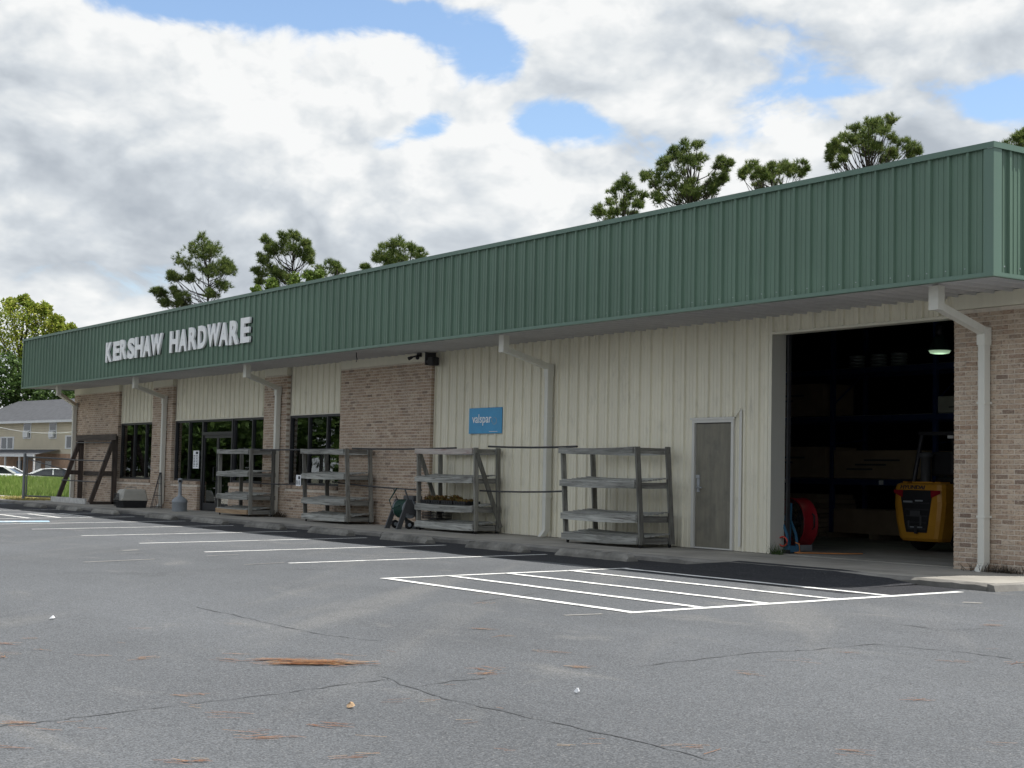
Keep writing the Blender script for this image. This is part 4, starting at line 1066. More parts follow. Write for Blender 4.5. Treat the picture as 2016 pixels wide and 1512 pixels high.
pt = bpy.data.objects.new('lamp_glow', pt_d); COL.objects.link(pt); pt.parent = hb; pt.location = (0, 0, -.25)
MB().lathe([(.195, -.006), (.17, -.05), (.10, -.062), (.01, -.065)], lp, 24).build('lens', lm, hb)
# forklift, seen from behind
fk = thing('forklift', (-17.42, 21.4, FZ), 'yellow forklift parked with its tail to the opening', 'forklift'); xc = -17.56; KW = .88
def fr(hw, y0, y1, z, c=.10):
    hw *= KW
    return [(xc-hw, y1, z), (xc-hw, y0+c, z), (xc-hw+c*.3, y0+c*.3, z), (xc-hw+c, y0, z), (xc+hw-c, y0, z), (xc+hw-c*.3, y0+c*.3, z), (xc+hw, y0+c, z), (xc+hw, y1, z)]
cw = MB(); cw.loft([fr(.47, 20.56, 20.86, .31), fr(.50, 20.52, 20.86, .36), fr(.575, 20.50, 20.86, .66), fr(.615, 20.50, 20.86, .98), fr(.605, 20.50, 20.86, .985), fr(.60, 20.50, 20.86, 1.20), fr(.585, 20.52, 20.86, 1.275), fr(.54, 20.57, 20.86, 1.30)])
cw.build('counterweight', M['yellow'], fk, True)
hood = MB(); hood.loft([fr(.60, 20.865, 21.75, .80, .02), fr(.60, 20.865, 21.75, 1.18, .02), fr(.54, 20.865, 21.70, 1.30, .02)]); hood.build('engine_hood', M['yellow'], fk, True)
MB().box(xc-.45, xc+.45, 20.87, 22.5, .30, .79).build('chassis', M['black'], fk)
gp = [(-.40, 1.18), (.36, 1.18), (.33, 1.12), (.24, .60), (.21, .46), (-.23, .46), (-.27, .60), (-.36, 1.12)]
MB().prism([(xc+a, 20.494, z) for a, z in gp], (0, .004, 0)).build('radiator_opening', M['black'], fk, True)
gb = MB()
for k in range(5):
    z = .52+k*.11; hw = .19+.13*k*.11/.66; gb.box(xc-hw, xc+hw, 20.482, 20.492, z-.012, z+.012)
gb.box(xc-.03, xc+.03, 20.46, 20.481, .44, .58); gb.build('grille_bar', M['darksteel'], fk)
for a, z, w_, h_ in ((-.18, .98, .20, .03), (.06, 1.0, .16, .025), (-.02, .78, .22, .10), (.10, .66, .04, .16), (-.16, .60, .03, .12), (0, .55, .26, .02)): MB().box(xc+a-w_/2, xc+a+w_/2, 20.470, 20.4815, z-h_/2, z+h_/2).build('engine_piece', M['greyplastic'] if h_ < .05 else M['charcoal'], fk)
M['tail'] = simple('tail_light_red', (.25, .012, .02), .25, .1, 6)
for s in (-1, 1):
    MB().prism([(xc+s*a, 20.486, z) for a, z in [(.30, 1.175), (.505, 1.18), (.50, 1.13), (.31, 1.05)]], (0, .006, 0)).build('tail_light', M['tail'], fk, True)
    w = MB().lathe([(.10, -.1), (.27, -.1), (.29, -.06), (.29, .06), (.27, .1), (.10, .1)], (xc+s*.44, 21.18, FZ+.29), 22, (1, 0, 0)).build('wheel', M['rubber'], fk)
    MB().lathe([(.02, 0), (.15, .0), (.16, .105*1)], (xc+s*.44, 21.18, FZ+.29), 16, (s, 0, 0)).build('rim', M['greyplastic'], w)
    w = MB().lathe([(.12, -.11), (.31, -.11), (.33, -.06), (.33, .06), (.31, .11), (.12, .11)], (xc+s*.47, 22.55, FZ+.33), 22, (1, 0, 0)).build('wheel', M['rubber'], fk)
    MB().lathe([(.02, 0), (.17, .0), (.18, .115)], (xc+s*.47, 22.55, FZ+.33), 16, (s, 0, 0)).build('rim', M['greyplastic'], w)
    MB().tube([(xc+s*.47, 20.95, 1.27), (xc+s*.45, 21.15, 2.14)], .04, 8).build('guard_post', M['darksteel'], fk)
    MB().tube([(xc+s*.47, 22.3, .8), (xc+s*.45, 21.95, 2.14)], .035, 8).build('guard_post', M['darksteel'], fk)
    MB().box(xc+s*.30-.05, xc+s*.30+.05, 22.95, 23.07, FZ, 2.3).build('mast_channel', M['darksteel'], fk)
    MB().box(xc+s*.28-.05, xc+s*.28+.05, 23.08, 23.75, FZ+.05, FZ+.09).build('fork', M['darksteel'], fk)
g_ = MB(); g_.box(xc-.49, xc+.49, 21.10, 21.16, 2.14, 2.2); g_.box(xc-.49, xc+.49, 21.93, 21.99, 2.14, 2.2)
for k in range(8): x = xc-.46+k*.131; g_.box(x-.015, x+.015, 21.161, 21.929, 2.15, 2.19)
g_.build('overhead_guard', M['darksteel'], fk)
MB().lathe([(.085, 0), (.085, .42), (.12, .43), (.13, .46), (.13, .50), (.06, .53)], (xc-.22, 20.98, 1.31), 18).build('air_cleaner', M['charcoal'], fk)
MB().bbox(xc-.26, xc+.26, 21.25, 21.75, 1.305, 1.42, .03).build('seat', M['black'], fk, True); MB().bbox(xc-.24, xc+.24, 21.12, 21.24, 1.43, 1.85, .03).build('seat_back', M['black'], fk, True)
MB().box(xc+.18, xc+.30, 21.06, 21.098, 2.08, 2.13).build('work_light', M['white'], fk)
for a, b in ((-.40, -.31), (-.2, .25), (.30, .42)): MB().box(xc+a, xc+b, 20.60, 20.84, 1.301, 1.325).build('hood_trim', M['yellow'], fk)
text_box('lettering', 'HYUNDAI', xc-.36, xc+.16, 1.195, 1.262, 20.494, .008, .012, M['ink'], fk, shear=.25)
# red drum fan on the floor inside the left jamb
fp = onZ(1566, 1084, FZ); ax = Vector((-.17, -.98, 0)).normalized(); fc = Vector((fp.x-.10, fp.y+.12, FZ+.46))
M['fanred'] = simple('fan_red', (.26, .010, .018), .45, .15, 4)
fn = thing('drum_fan', (fc.x, fc.y, FZ), 'large red drum fan standing just inside the opening', 'drum fan')
dr = MB(); a0 = fc-ax*.14
dr.lathe([(.405, 0), (.42, .0), (.42, .015), (.41, .03), (.41, .25), (.42, .265), (.42, .28), (.405, .28), (.395, .26), (.395, .02)], a0, 32, ax, False); dr.build('drum', M['fanred'], fn)
gl = MB()
t1 = ax.cross(Vector((0, 0, 1))).normalized(); t2 = t1.cross(ax)
for r_ in (.08, .16, .24, .32, .39): gl.tube([fc+ax*.135+(t1*math.cos(q)+t2*math.sin(q))*r_ for q in np.linspace(0, 2*math.pi, 25)], .005, 4, False)
for k in range(16): q = k*math.pi/8; gl.tube([fc+ax*.135+(t1*math.cos(q)+t2*math.sin(q))*.05, fc+ax*.135+(t1*math.cos(q)+t2*math.sin(q))*.40], .005, 4)
gl.build('grille', M['darksteel'], fn)
for k in range(3):
    q = k*2*math.pi/3+.4; d1 = t1*math.cos(q)+t2*math.sin(q); d2 = ax.cross(d1)
    MB().prism([fc+d1*.06+d2*.03+ax*.03, fc+d1*.36+d2*.12+ax*.05, fc+d1*.37-d2*.08-ax*.04, fc+d1*.06-d2*.03-ax*.03], ax*.006).build('blade', M['darksteel'], fn, True)
MB().lathe([(.07, -.06), (.07, .08), (.04, .1)], fc, 16, ax).build('hub', M['black'], fn)
for s in (-1, 1): MB().beam(Vector((fc.x, fc.y, 0))+t1*s*.22+Vector((0, 0, FZ)), fc+t1*s*.22-Vector((0, 0, .36)), .05, .30, ax).build('foot', M['steel'], fn)
hn = fc-ax*.02+t1*(-1 if t1.x < 0 else 1)*.42
MB().tube([hn+Vector((0, 0, .16)), hn+t1*(-1 if t1.x < 0 else 1)*.05+Vector((0, 0, .13)), hn+t1*(-1 if t1.x < 0 else 1)*.05-Vector((0, 0, .06)), hn-Vector((0, 0, .09))], .014, 6).build('carry_handle', M['black'], fn)
# blue steel stand in front of the fan
M['standblue'] = simple('stand_blue', (.04, .13, .22), .5, .15, 5)
bp = onZ(1556, 1089, FZ)
bs = thing('steel_stand', (bp.x, bp.y, FZ), 'blue steel tool stand leaning beside the left jamb', 'tool stand')
def B3(x, y, z): return (bp.x+x, bp.y+y, FZ+z)
MB().box(bp.x-.16, bp.x+.10, bp.y-.12, bp.y+.12, FZ+.02, FZ+.12).build('base', M['standblue'], bs)
for a in (-.10, .10):
    MB().beam(B3(.06, a, .10), B3(.02, a, .30), .03, .03).build('leg', M['standblue'], bs); MB().beam(B3(.02, a, .30), B3(-.10, a, .52), .03, .03).build('leg', M['standblue'], bs)
    MB().beam(B3(-.13, a, .10), B3(-.10, a, .80), .035, .035).build('upright', M['standblue'], bs)
MB().box(bp.x-.13, bp.x-.07, bp.y-.085, bp.y+.085, FZ+.52, FZ+.60).build('cross_plate', M['standblue'], bs)
MB().box(bp.x-.20, bp.x+.12, bp.y-.14, bp.y-.123, FZ+.0, FZ+.06).build('foot', M['black'], bs)
rc = MB(); M['cordred'] = simple('red_cord', (.50, .06, .04), .5)
for k in range(4): rc.tube([(bp.x-.02+.10*math.cos(q)+.012*k, bp.y-.15-.012*k, FZ+.19+.075*math.sin(q)) for q in np.linspace(0, 2*math.pi, 15)], .013, 5, False)
tag(rc.build('coiled_cord', M['cordred']), 'red cord coiled on the blue stand', 'cord')
oc = MB(); M['cordorange'] = simple('orange_cord', (.50, .20, .06), .55); g0 = onZ(1566, 1088, FZ+.01)
oc.tube([g0+Vector(v) for v in [(0, 0, .16), (.06, .02, .14), (.10, .0, .02), (.04, -.06, .005), (.14, -.14, .005), (.22, .05, .005), (.34, .25, .005), (.55, .55, .005), (.6, .9, .005)]], .011, 6)
tag(oc.build('extension_cord', M['cordorange']), 'orange extension cord trailing over the warehouse floor', 'cord')
# weed at the foot of the jamb
grass_m = leaf_mat('weed_green', [(.03, .055, .02), (.06, .10, .03), (.09, .13, .05)], .25)
def blades(name, P_, h0, h1, w, spread, mat, parent=None):
    k = len(P_); h = RNG.uniform(h0, h1, k); a = RNG.uniform(0, 2*np.pi, k); lean = RNG.uniform(0, spread, k)
    side = np.c_[np.cos(a), np.sin(a), np.zeros(k)]*w/2; b = RNG.uniform(0, 2*np.pi, k)
    tip = P_+np.c_[np.cos(b)*lean*h, np.sin(b)*lean*h, h]
    V = np.stack([P_-side, P_+side, tip], 1).reshape(-1, 3)
    c = Vector(V.mean(0)); c.z = V[:, 2].min()
    return link(name, fast_mesh(name, V-np.array(c), None, mat, 3), c, parent)
wp = onZ(1529, 1092, S)
P_ = np.c_[RNG.normal(wp.x+.05, .07, 110), RNG.normal(wp.y-.06, .04, 110), np.full(110, .112)]
tag(blades('weed_tuft', P_, .05, .24, .010, .9, grass_m), 'small green weed growing at the foot of the opening jamb', 'weed')
P_ = np.c_[RNG.normal(-13.15, .22, 240), RNG.normal(17.04, .05, 240), np.full(240, .10)]
tag(blades('weed_tuft', P_, .04, .16, .014, 1.1, leaf_mat('dead_leaves', [(.02, .018, .014), (.05, .04, .03), (.09, .07, .04)], .1)), 'dark dead weeds at the foot of the near downspout', 'weed')
P_ = np.c_[RNG.normal(-35.05, .16, 160), RNG.normal(17.02, .05, 160), np.full(160, .112)]
tag(blades('weed_tuft', P_, .04, .2, .014, 1.1, bpy.data.materials['dead_leaves']), 'dark dead weeds by the downspout beside the entrance cart', 'weed')

# ================================================================== BEYOND THE LEFT END
apron = sheet('apron', [-75, -52.605], [-10, 15.05], lambda x, y: lot_z(y)+.004, M['concrete'])
def lawn_z(x, y):
    t = min(1, max(0, (-58-x)/36)); z = .06+.40*t*t*(3-2*t)
    if x < -97: z -= (-97-x)/7*.75
    return z
M['lawn'] = simple('lawn', (.11, .17, .04), .95, .3, .8)
lawn = sheet('lawn', [-60.5+(-104+60.5)*k/26 for k in range(27)][::-1], [8+k*4 for k in range(16)], lawn_z, M['lawn'])
lawng = leaf_mat('lawn_grass', [(.09, .14, .03), (.15, .23, .045), (.22, .31, .07), (.31, .34, .12)], .35)
k = 52000; gx = -60.6-(42*RNG.uniform(0, 1, k)**1.15); ratio = RNG.uniform(.235, .385, k); gy = -gx*ratio
P_ = np.c_[gx, gy, [lawn_z(a, b) for a, b in zip(gx, gy)]]
P_[:, 2] -= .05*RNG.uniform(0, 1, k)
tag(blades('lawn_grass', P_, .05, .34, .05, .9, lawng), 'bright green grass on the lawn beyond the gate', 'grass', kind='stuff')
path = sheet('path', [-60.4, -52.61], [15.06, 40], lambda x, y: .07, M['concrete'])
road = sheet('road', [-150, -104.2], [-60, 90], lambda x, y: -.30, M['asphalt'])
k = 2600; q0 = onZ(60, 984, .09); P_ = np.c_[RNG.uniform(-56.5, -51.7, k), RNG.uniform(15.5, 17.8, k), np.full(k, .105)]
tag(blades('leaf_litter', P_, .02, .10, .05, 1.6, leaf_mat('dry_leaves', [(.28, .20, .07), (.40, .32, .12), (.30, .30, .08), (.45, .40, .22)], .3)), 'yellow dry leaves and grass by the gate', 'leaves', kind='stuff')
# chain-link gate
gt = thing('chain_link_gate', (-52.6, 16.6, .1), 'grey chain-link gate with a round post at the left end of the store', 'gate')
GX = -52.7; ya, yb = 15.95, 18.35
MB().tube([(GX, ya, .05), (GX, ya, 1.68)], .052, 12).build('post', M['galv'], gt); MB().lathe([(.058, 0), (.05, .03), (.02, .05)], (GX, ya, 1.68), 12).build('post_cap', M['galv'], gt)
for z in (.22, .96, 1.56): MB().tube([(GX, ya+.05, z+.02), (GX, yb, z-.05)], .028, 8).build('rail', M['galv'], gt)
MB().tube([(GX, ya+.06, 1.52), (GX, yb, .90)], .018, 8).build('brace', M['galv'], gt); MB().tube([(GX, ya+.09, .24), (GX, ya+.09, 1.56)], .024, 8).build('stile', M['galv'], gt)
wm = MB(); hgt, wd = 1.32, yb-ya-.12
for k in range(-14, 26):
    for s in (-1, 1):
        y0 = ya+.1+k*.09; 
        a, b = (y0, .23), (y0+s*hgt, .23+hgt)
        lo_, hi_ = ya+.1, yb
        def cl(a, b):
            (p, z0), (q, z1) = a, b; t0, t1 = 0, 1
            for lim, sg_ in ((lo_, 1), (hi_, -1)):
                f0, f1 = (p-lim)*sg_, (q-lim)*sg_
                if f0 < 0 and f1 < 0: return None
                if f0 < 0: t0 = max(t0, f0/(f0-f1))
                if f1 < 0: t1 = min(t1, f0/(f0-f1))
            return None if t0 >= t1 else ((p+(q-p)*t0, z0+(z1-z0)*t0), (p+(q-p)*t1, z0+(z1-z0)*t1))
        c = cl(a, b)
        if c: wm.tube([(GX+s*.003, c[0][0], c[0][1]), (GX+s*.003, c[1][0], c[1][1])], .0022, 3, False)
tag(wm.build('chain_mesh', M['galv'], gt), kind='stuff')
# parked cars beyond the lawn
M['carwhite'] = simple('car_white', (.78, .79, .80), .18, .02, 3, spec=.6); M['carglass'] = simple('car_glass', (.03, .035, .04), .08, .1, 3, spec=.8)
def car(pos, fwd, label, L_=4.75, H_=1.45):
    t = thing('parked_car', pos, label, 'car', 'white cars parked beyond the lawn'); fwd = Vector(fwd).normalized(); sd_ = Vector((-fwd.y, fwd.x, 0)); pos = Vector(pos)
    def T(x, y, z): return pos+fwd*x+sd_*y+Vector((0, 0, z))
    h = L_/2; k = H_/1.45
    stn = [(-h, .50, .80, .70), (-h+.12, .32, .93, .84), (-h+.7, .24, 1.00, .89), (-.6, .20, .97, .91), (.6, .20, .94, .91), (1.1, .21, .92, .90), (h-.5, .24, .84, .86), (h-.1, .30, .70, .78), (h, .42, .62, .66)]
    rings = []
    for x, z0, z1, w in stn:
        rings.append([T(x, -w*.92, z0*k), T(x, -w, (z0+.18)*k), T(x, -w, (z1-.22)*k), T(x, -w*.93, (z1-.05)*k), T(x, -w*.80, z1*k), T(x, w*.80, z1*k), T(x, w*.93, (z1-.05)*k), T(x, w, (z1-.22)*k), T(x, w, (z0+.18)*k), T(x, w*.92, z0*k)])
    MB().loft(rings, True, True).build('body', M['carwhite'], t, True)
    gh = [(-h+.45, .99, .99, .78), (-1.05, .97, 1.36, .72), (-.35, .96, 1.43, .70), (.35, .95, 1.40, .70), (1.25, .93, .93, .78)]
    g2 = [[T(x, -w-.06, z0*k), T(x, -w*.88-.01, max(z0, z1)*k), T(x, w*.88+.01, max(z0, z1)*k), T(x, w+.06, z0*k)] for x, z0, z1, w in gh]
    MB().loft(g2, True).build('side_glass', M['carglass'], t, True)
    rf = [(-1.18, 1.345), (-.95, 1.41), (-.35, 1.455), (.25, 1.435), (.55, 1.37)]
    MB().loft([[T(x, -.70, (z-.05)*k), T(x, -.62, z*k), T(x, .62, z*k), T(x, .70, (z-.05)*k)] for x, z in rf], True, True).build('roof', M['carwhite'], t, True)
    for s in (-1, 1):
        for a, b, w in (((-h+.42, .80, .99), (-1.08, .655, 1.37), .13), ((-.28, .77, .96), (-.30, .645, 1.42), .07), ((1.28, .81, .93), (.5, .65, 1.385), .06)):
            MB().beam(T(a[0], s*a[1], a[2]*k), T(b[0], s*b[1], b[2]*k), .05, w, fwd).build('pillar', M['carwhite'], t)
        for x in (-1.4, 1.42):
            w = MB().lathe([(.1, -.1), (.31, -.1), (.325, -.05), (.325, .05), (.31, .1), (.1, .1)], T(x, s*.80, .325), 20, sd_).build('wheel', M['rubber'], t)
            MB().lathe([(.02, 0), (.2, .02), (.215, .105)], T(x, s*.80, .325), 16, sd_*s).build('rim', M['steel'], w)
        MB().box(0, 0, 0, 0, 0, 0) if False else None
        MB().beam(T(-h-.005, s*.45, .78*k), T(-h+.02, s*.72, .80*k), .12, .14).build('tail_light', M['tail'], t)
        MB().beam(T(h-.10, s*.52, .66*k), T(h-.16, s*.75, .67*k), .16, .11).build('headlight', M['steel'], t)
        MB().beam(T(.85, s*.90, .97*k), T(.83, s*1.06, .98*k), .09, .12).build('mirror', M['carwhite'], t)
hdg = Vector((math.sin(TH), math.cos(TH), 0))
cp = onZ(118, 951, -.30); cpos = at_depth(118, 951, 106); cpos.z = -.30
car(cpos, hdg, 'white sedan seen through the gate mesh')
cpos = at_depth(-16, 951, 100); cpos.z = -.30
car(cpos, -hdg*1.0+Vector((-.1, 0, 0)), 'white car at the left edge beyond the lawn', 4.6, 1.56)
# house
hu = ray(-1700, 880); hu.z = 0; hu.normalize(); hr_ = -hu
HP0 = at_depth(70, 950, 125); HP0.z = -.3; inn = Vector((-hr_.y, hr_.x, 0))
if inn.dot(ray(70, 900)) < 0: inn = -inn
def hp(px, py):
    d = ray(px, py); t = (HP0-CAM).dot(inn)/d.dot(inn); q = CAM+d*t-HP0; return q.dot(hr_), q.z
class HB(MB):
    def hbox(s, s0, s1, d0, d1, z0, z1):
        f = lambda a, b, c: HP0+hr_*a+inn*b+Vector((0, 0, c))
        return s.add([f(s0,d0,z0),f(s1,d0,z0),f(s1,d1,z0),f(s0,d1,z0),f(s0,d0,z1),f(s1,d0,z1),f(s1,d1,z1),f(s0,d1,z1)],
                     [(0,3,2,1),(4,5,6,7),(0,1,5,4),(1,2,6,5),(2,3,7,6),(3,0,4,7)])
    def hquad(s, *p): return s.add([HP0+hr_*a+inn*b+Vector((0, 0, c)) for a, b, c in p], [tuple(range(len(p)))])
ho = thing('house', HP0, 'two-storey house with olive tan clapboards and grey shingle roof behind the lawn', 'house')
s0, s1 = hp(-60, 900)[0], hp(185, 900)[0]; ze = hp(70, 828)[1]; zl = hp(70, 893)[1]; DP = 9.0
M['clap'] = simple('olive_clapboard', (.60, .53, .39), .75, .08, .6); M['hbrick'] = simple('house_brick', (.45, .29, .19), .85, .2, 3)
M['shingle'] = simple('grey_shingle', (.07, .073, .08), .9, .22, 3)
HB().hbox(s0, s1, .0, DP, 0, zl).build('lower_wall', M['hbrick'], ho, True); HB().hbox(s0, s1, .02, DP, zl+.01, ze).build('upper_wall', M['clap'], ho, True)
cl_ = HB(); z = zl
while z < ze-.05: cl_.hquad((s0, -.035, z), (s1, -.035, z), (s1, .0, z+.175), (s0, .0, z+.175)); cl_.hquad((s0, .0, z-.001), (s1, .0, z-.001), (s1, -.035, z), (s0, -.035, z)); z += .17
tag(cl_.build('clapboards', M['clap'], ho), kind='stuff')
zr = ze+2.1
rf = HB(); rf.hquad((s0-.4, -.55, ze-.05), (s1+.4, -.55, ze-.05), (s1+.4, DP/2, zr), (s0-.4, DP/2, zr)); rf.hquad((s0-.4, DP+.5, ze-.05), (s0-.4, DP/2, zr), (s1+.4, DP/2, zr), (s1+.4, DP+.5, ze-.05))
rf.hquad((s0, .02, ze), (s0, DP, ze), (s0, DP/2, zr-.05)); rf.hquad((s1, .02, ze), (s1, DP/2, zr-.05), (s1, DP, ze)); rf.build('roof', M['shingle'], ho)
HB().hbox(s0-.4, s1+.4, -.58, -.55, ze-.22, ze-.03).build('eave_board', M['white'], ho, True); HB().hbox(s0-.4, s1+.4, -.549, .0, ze-.12, ze-.09).build('eave_soffit', M['white'], ho, True)
def hwin(x0, x1, y0, y1, mid=None, ac=False):
    (a, zt), (b, zb) = hp(x0, y0), hp(x1, y1); w = link('window', None, HP0+hr_*(a+b)/2+Vector((0, 0, zb)), ho)
    HB().hbox(a, b, -.06, .015, zb, zt).build('frame', M['white'], w, True); t = .11*(b-a)
    e = [a+t, b-t] if mid is None else [a+t, (a+b)/2-t*.5, (a+b)/2+t*.5, b-t]
    for p, q in zip(e[0::2], e[1::2]): HB().hbox(p, q, -.075, -.0605, zb+.10, zt-.10).build('pane', M['carglass'], w, True)
    if mid is None: HB().hbox(a+t, b-t, -.085, -.0755, (zb+zt)/2-.03, (zb+zt)/2+.03).build('sash_bar', M['white'], w, True)
    if ac: HB().hbox(a+t*1.8, b-t*1.8, -.25, -.0755, zb+.12, (zb+zt)/2-.08).build('air_conditioner', M['white'], w, True)
hwin(48, 61.5, 832, 864, ac=True); hwin(98.5, 112, 831, 864, ac=True); hwin(2, 28, 860, 885, 1); hwin(130, 158, 857, 884, 1)
(a, z) = hp(4, 893); b = hp(119, 893)[0]
pr = HB(); pr.hquad((a, -2.2, z-.1), (b, -2.2, z-.1), (b, -.04, z+.35), (a, -.04, z+.35)); pr.build('porch_roof', M['shingle'], ho)
HB().hbox(a, b, -2.24, -2.2, z-.28, z-.09).build('porch_fascia', M['white'], ho, True)
for q in np.linspace(a+.15, b-.15, 5): HB().hbox(q-.06, q+.06, -2.18, -2.06, 0, z-.1).build('porch_post', M['white'], ho, True)
for q in (38, 75, 95): 
    c = hp(q, 930)[0]; HB().hbox(c-.5, c+.5, -.05, -.001, 0, 2.0).build('door', M['white'] if q != 38 else M['darksteel'], ho, True)
wr = MB(); p, q = at_depth(-20, 836, 110), at_depth(150, 850, 100)
wr.tube([p.lerp(q, t)-Vector((0, 0, 1.2*t*(1-t))) for t in np.linspace(0, 1, 9)], .02, 5)
tag(wr.build('overhead_cable', M['white']), 'pale twisted cable strung in front of the house', 'cable')
ut = MB(); ut.tube([(q.x, q.y, -.3), (q.x, q.y, 8.5)], [.15, .11], 10); tag(ut.build('utility_pole', M['bark']), 'wooden utility pole carrying the cable behind the store', 'pole')
pp_ = MB(); pp_.tube([(p.x, p.y, -.3), (p.x, p.y, 8.0)], [.15, .11], 10); tag(pp_.build('utility_pole', M['bark']), 'wooden utility pole carrying the cable left of the house', 'pole')

# ================================================================== TREES
pine_m = leaf_mat('pine_needles', [(.03, .055, .016), (.07, .115, .03), (.14, .19, .05), (.27, .30, .09)], .48)
def tufts(C, Rr, n, ln, needles=15):
    """needle tufts inside spheres C with radii Rr -> triangle vertices"""
    out = []
    for c, r_ in zip(C, Rr):
        m_ = n; d = RNG.normal(size=(m_, 3)); d /= np.linalg.norm(d, axis=1)[:, None]; rad = r_*RNG.uniform(.1, 1, m_)**.55
        p = np.array(c)+d*rad[:, None]*np.array([1, 1, .8])
        ax_ = d*.6+np.array([0, 0, .8]); ax_ /= np.linalg.norm(ax_, axis=1)[:, None]
        for k in range(needles):
            v = ax_+RNG.normal(size=(m_, 3))*.65; v /= np.linalg.norm(v, axis=1)[:, None]
            s = np.cross(v, RNG.normal(size=(m_, 3))); s /= np.linalg.norm(s, axis=1)[:, None]
            L_ = ln*RNG.uniform(.7, 1.15, (m_, 1)); out.append(np.stack([p-s*ln*.05, p+s*ln*.05, p+v*L_], 1).reshape(-1, 3))
    return np.concatenate(out)
def pine(depth, trunk_px, top_py, blobs, label, scale, x0, y0, per=15, ln=.34, deep=.55):
    """blobs in crop pixels (x, y, r): foliage clumps placed about the trunk at the tree's own distance"""
    px = [(x0+a/scale, y0+b/scale, r_/scale) for a, b, r_ in blobs]
    foot = at_depth(trunk_px, 930, depth); foot.z = -.3; top = at_depth(trunk_px, top_py, depth)
    t = thing('pine_tree', foot, label, 'pine tree', 'pines standing behind the store')
    vd = Vector((-math.cos(TH), math.sin(TH), 0)); C = []; Rr = []
    B0 = []
    for i, (x, y, r_) in enumerate(px):
        c = at_depth(x, y, depth); rr = r_*depth/F_PX; off = abs((c-top).dot(Vector((math.sin(TH), math.cos(TH), 0))))
        w = max(.8, 2.4-.5*off)*deep*2
        for s in (-1, 1):
            q = c+vd*s*w*random.uniform(.1, .9); B0.append(q)
            for k in range(10):
                v = Vector(RNG.normal(size=3)).normalized()*rr*random.uniform(.35, .95); v.z *= .8
                C.append(q+v); Rr.append(rr*random.uniform(.30, .58))
    V = tufts(C, Rr, per, ln); f = np.array(foot)
    link('crown', fast_mesh('pine_crown', V-f, None, pine_m, 3), foot, t)
    tk = MB(); hgt = top.z-foot.z; pts = []; rs = []
    for k in range(9):
        q = k/8; pts.append((foot.x+math.sin(q*5+depth)*.16*q, foot.y+math.cos(q*4)*.16*q, foot.z+hgt*q)); rs.append(.20*(1-q)**.8+.02)
    tk.tube(pts, rs, 10); tk.build('trunk', M['pinebark'], t)
    lb = MB()
    for c in B0+C[::9]:
        q = max(.35, min(.97, (c.z-foot.z)/hgt-.05-.10*random.random())); i = min(7, int(q*8)); base = Vector(pts[i]).lerp(Vector(pts[i+1]), q*8-i)
        mid = base.lerp(c, .55)-Vector((0, 0, .12*(c-base).length)); lb.tube([base, mid, c], [.045, .028, .010], 4)
    lb.build('limbs', M['pinebark'], t)
P1 = [(425,130,55),(350,190,60),(490,190,62),(420,215,65),(280,270,55),(560,270,52),(230,380,48),(330,375,50),(500,330,65),(585,330,45),(545,420,52),(425,320,55),(130,480,48),(220,470,50),(300,520,50),(160,550,36),(480,490,42),(250,545,45),(100,470,26),(200,350,26),(600,300,26)]
P2 = [(990,105,55),(1050,100,36),(870,130,40),(1120,150,40),(950,180,58),(1050,185,60),(1130,240,38),(880,200,34),(1145,200,28),(830,250,42),(800,340,40),(880,320,62),(950,360,52),(900,420,50),(1010,390,30),(800,400,26)]
P3 = [(1300,310,50),(1220,340,42),(1150,365,42),(1340,300,28)]
P4 = [(1760,160,52),(1680,190,52),(1850,190,50),(1620,240,50),(1760,240,60),(1900,220,38),(1690,270,46),(1530,310,26)]
P5 = [(560,230,48),(620,240,42),(500,240,38),(440,310,45),(560,320,55),(650,290,42),(770,290,32),(810,320,27),(350,370,36),(410,400,46),(500,400,50),(600,420,50),(740,390,50),(720,450,44),(560,480,52),(420,480,52),(790,380,30),(640,470,46)]
P5b = [(210,420,42),(160,490,38),(260,470,38),(320,500,34),(80,570,34),(150,580,42),(290,560,28),(220,540,34)]
P6 = [(940,320,40),(900,360,30),(980,360,30),(1120,310,44),(1060,320,35),(1200,330,44),(1100,370,45),(1010,390,36),(1240,350,24)]
P7 = [(1650,80,50),(1590,110,48),(1520,110,42),(1700,90,38),(1560,170,46),(1650,160,60),(1420,190,30),(1500,180,24),(1400,250,30),(1480,245,26),(1620,230,44),(1700,200,42),(1780,210,50),(1850,210,40),(1730,260,42),(1440,290,26),(1410,215,24),(1880,235,26)]
pine(152, 401, 474, P1, 'tall conical pine at the left, above the store name', 3.476, 280, 440, 6, .42)
pine(136, 566, 462, P2, 'two-tiered pine right of the store name, second from the left', 3.476, 280, 440, 6, .40)
pine(130, 655, 522, P3, 'low pine top just above the fascia, right of the two-tiered pine', 3.476, 280, 440, 6, .38)
pine(118, 790, 478, P4, 'rounded pine top in the middle of the fascia line', 3.476, 280, 440, 6, .36)
pine(92, 1353, 292, P5, 'broad pine with spreading limbs right of the middle', 2.88, 1150, 220, 6, .30)
pine(96, 1222, 360, P5b, 'smaller pine sloping down left of the broad pine', 2.88, 1150, 220, 6, .30)
pine(88, 1520, 318, P6, 'low pair of pine tops between the broad pine and the tall right pine', 2.88, 1150, 220, 6, .29)
pine(82, 1713, 240, P7, 'tall open-branched pine above the right end of the fascia', 2.88, 1150, 220, 6, .27)
pine(74, 1992, 268, [(1980, 288, 16), (2008, 285, 18), (1994, 280, 14), (2026, 290, 20)], 'pine tip peeking over the right corner of the fascia', 1, 0, 0, 9, .25)

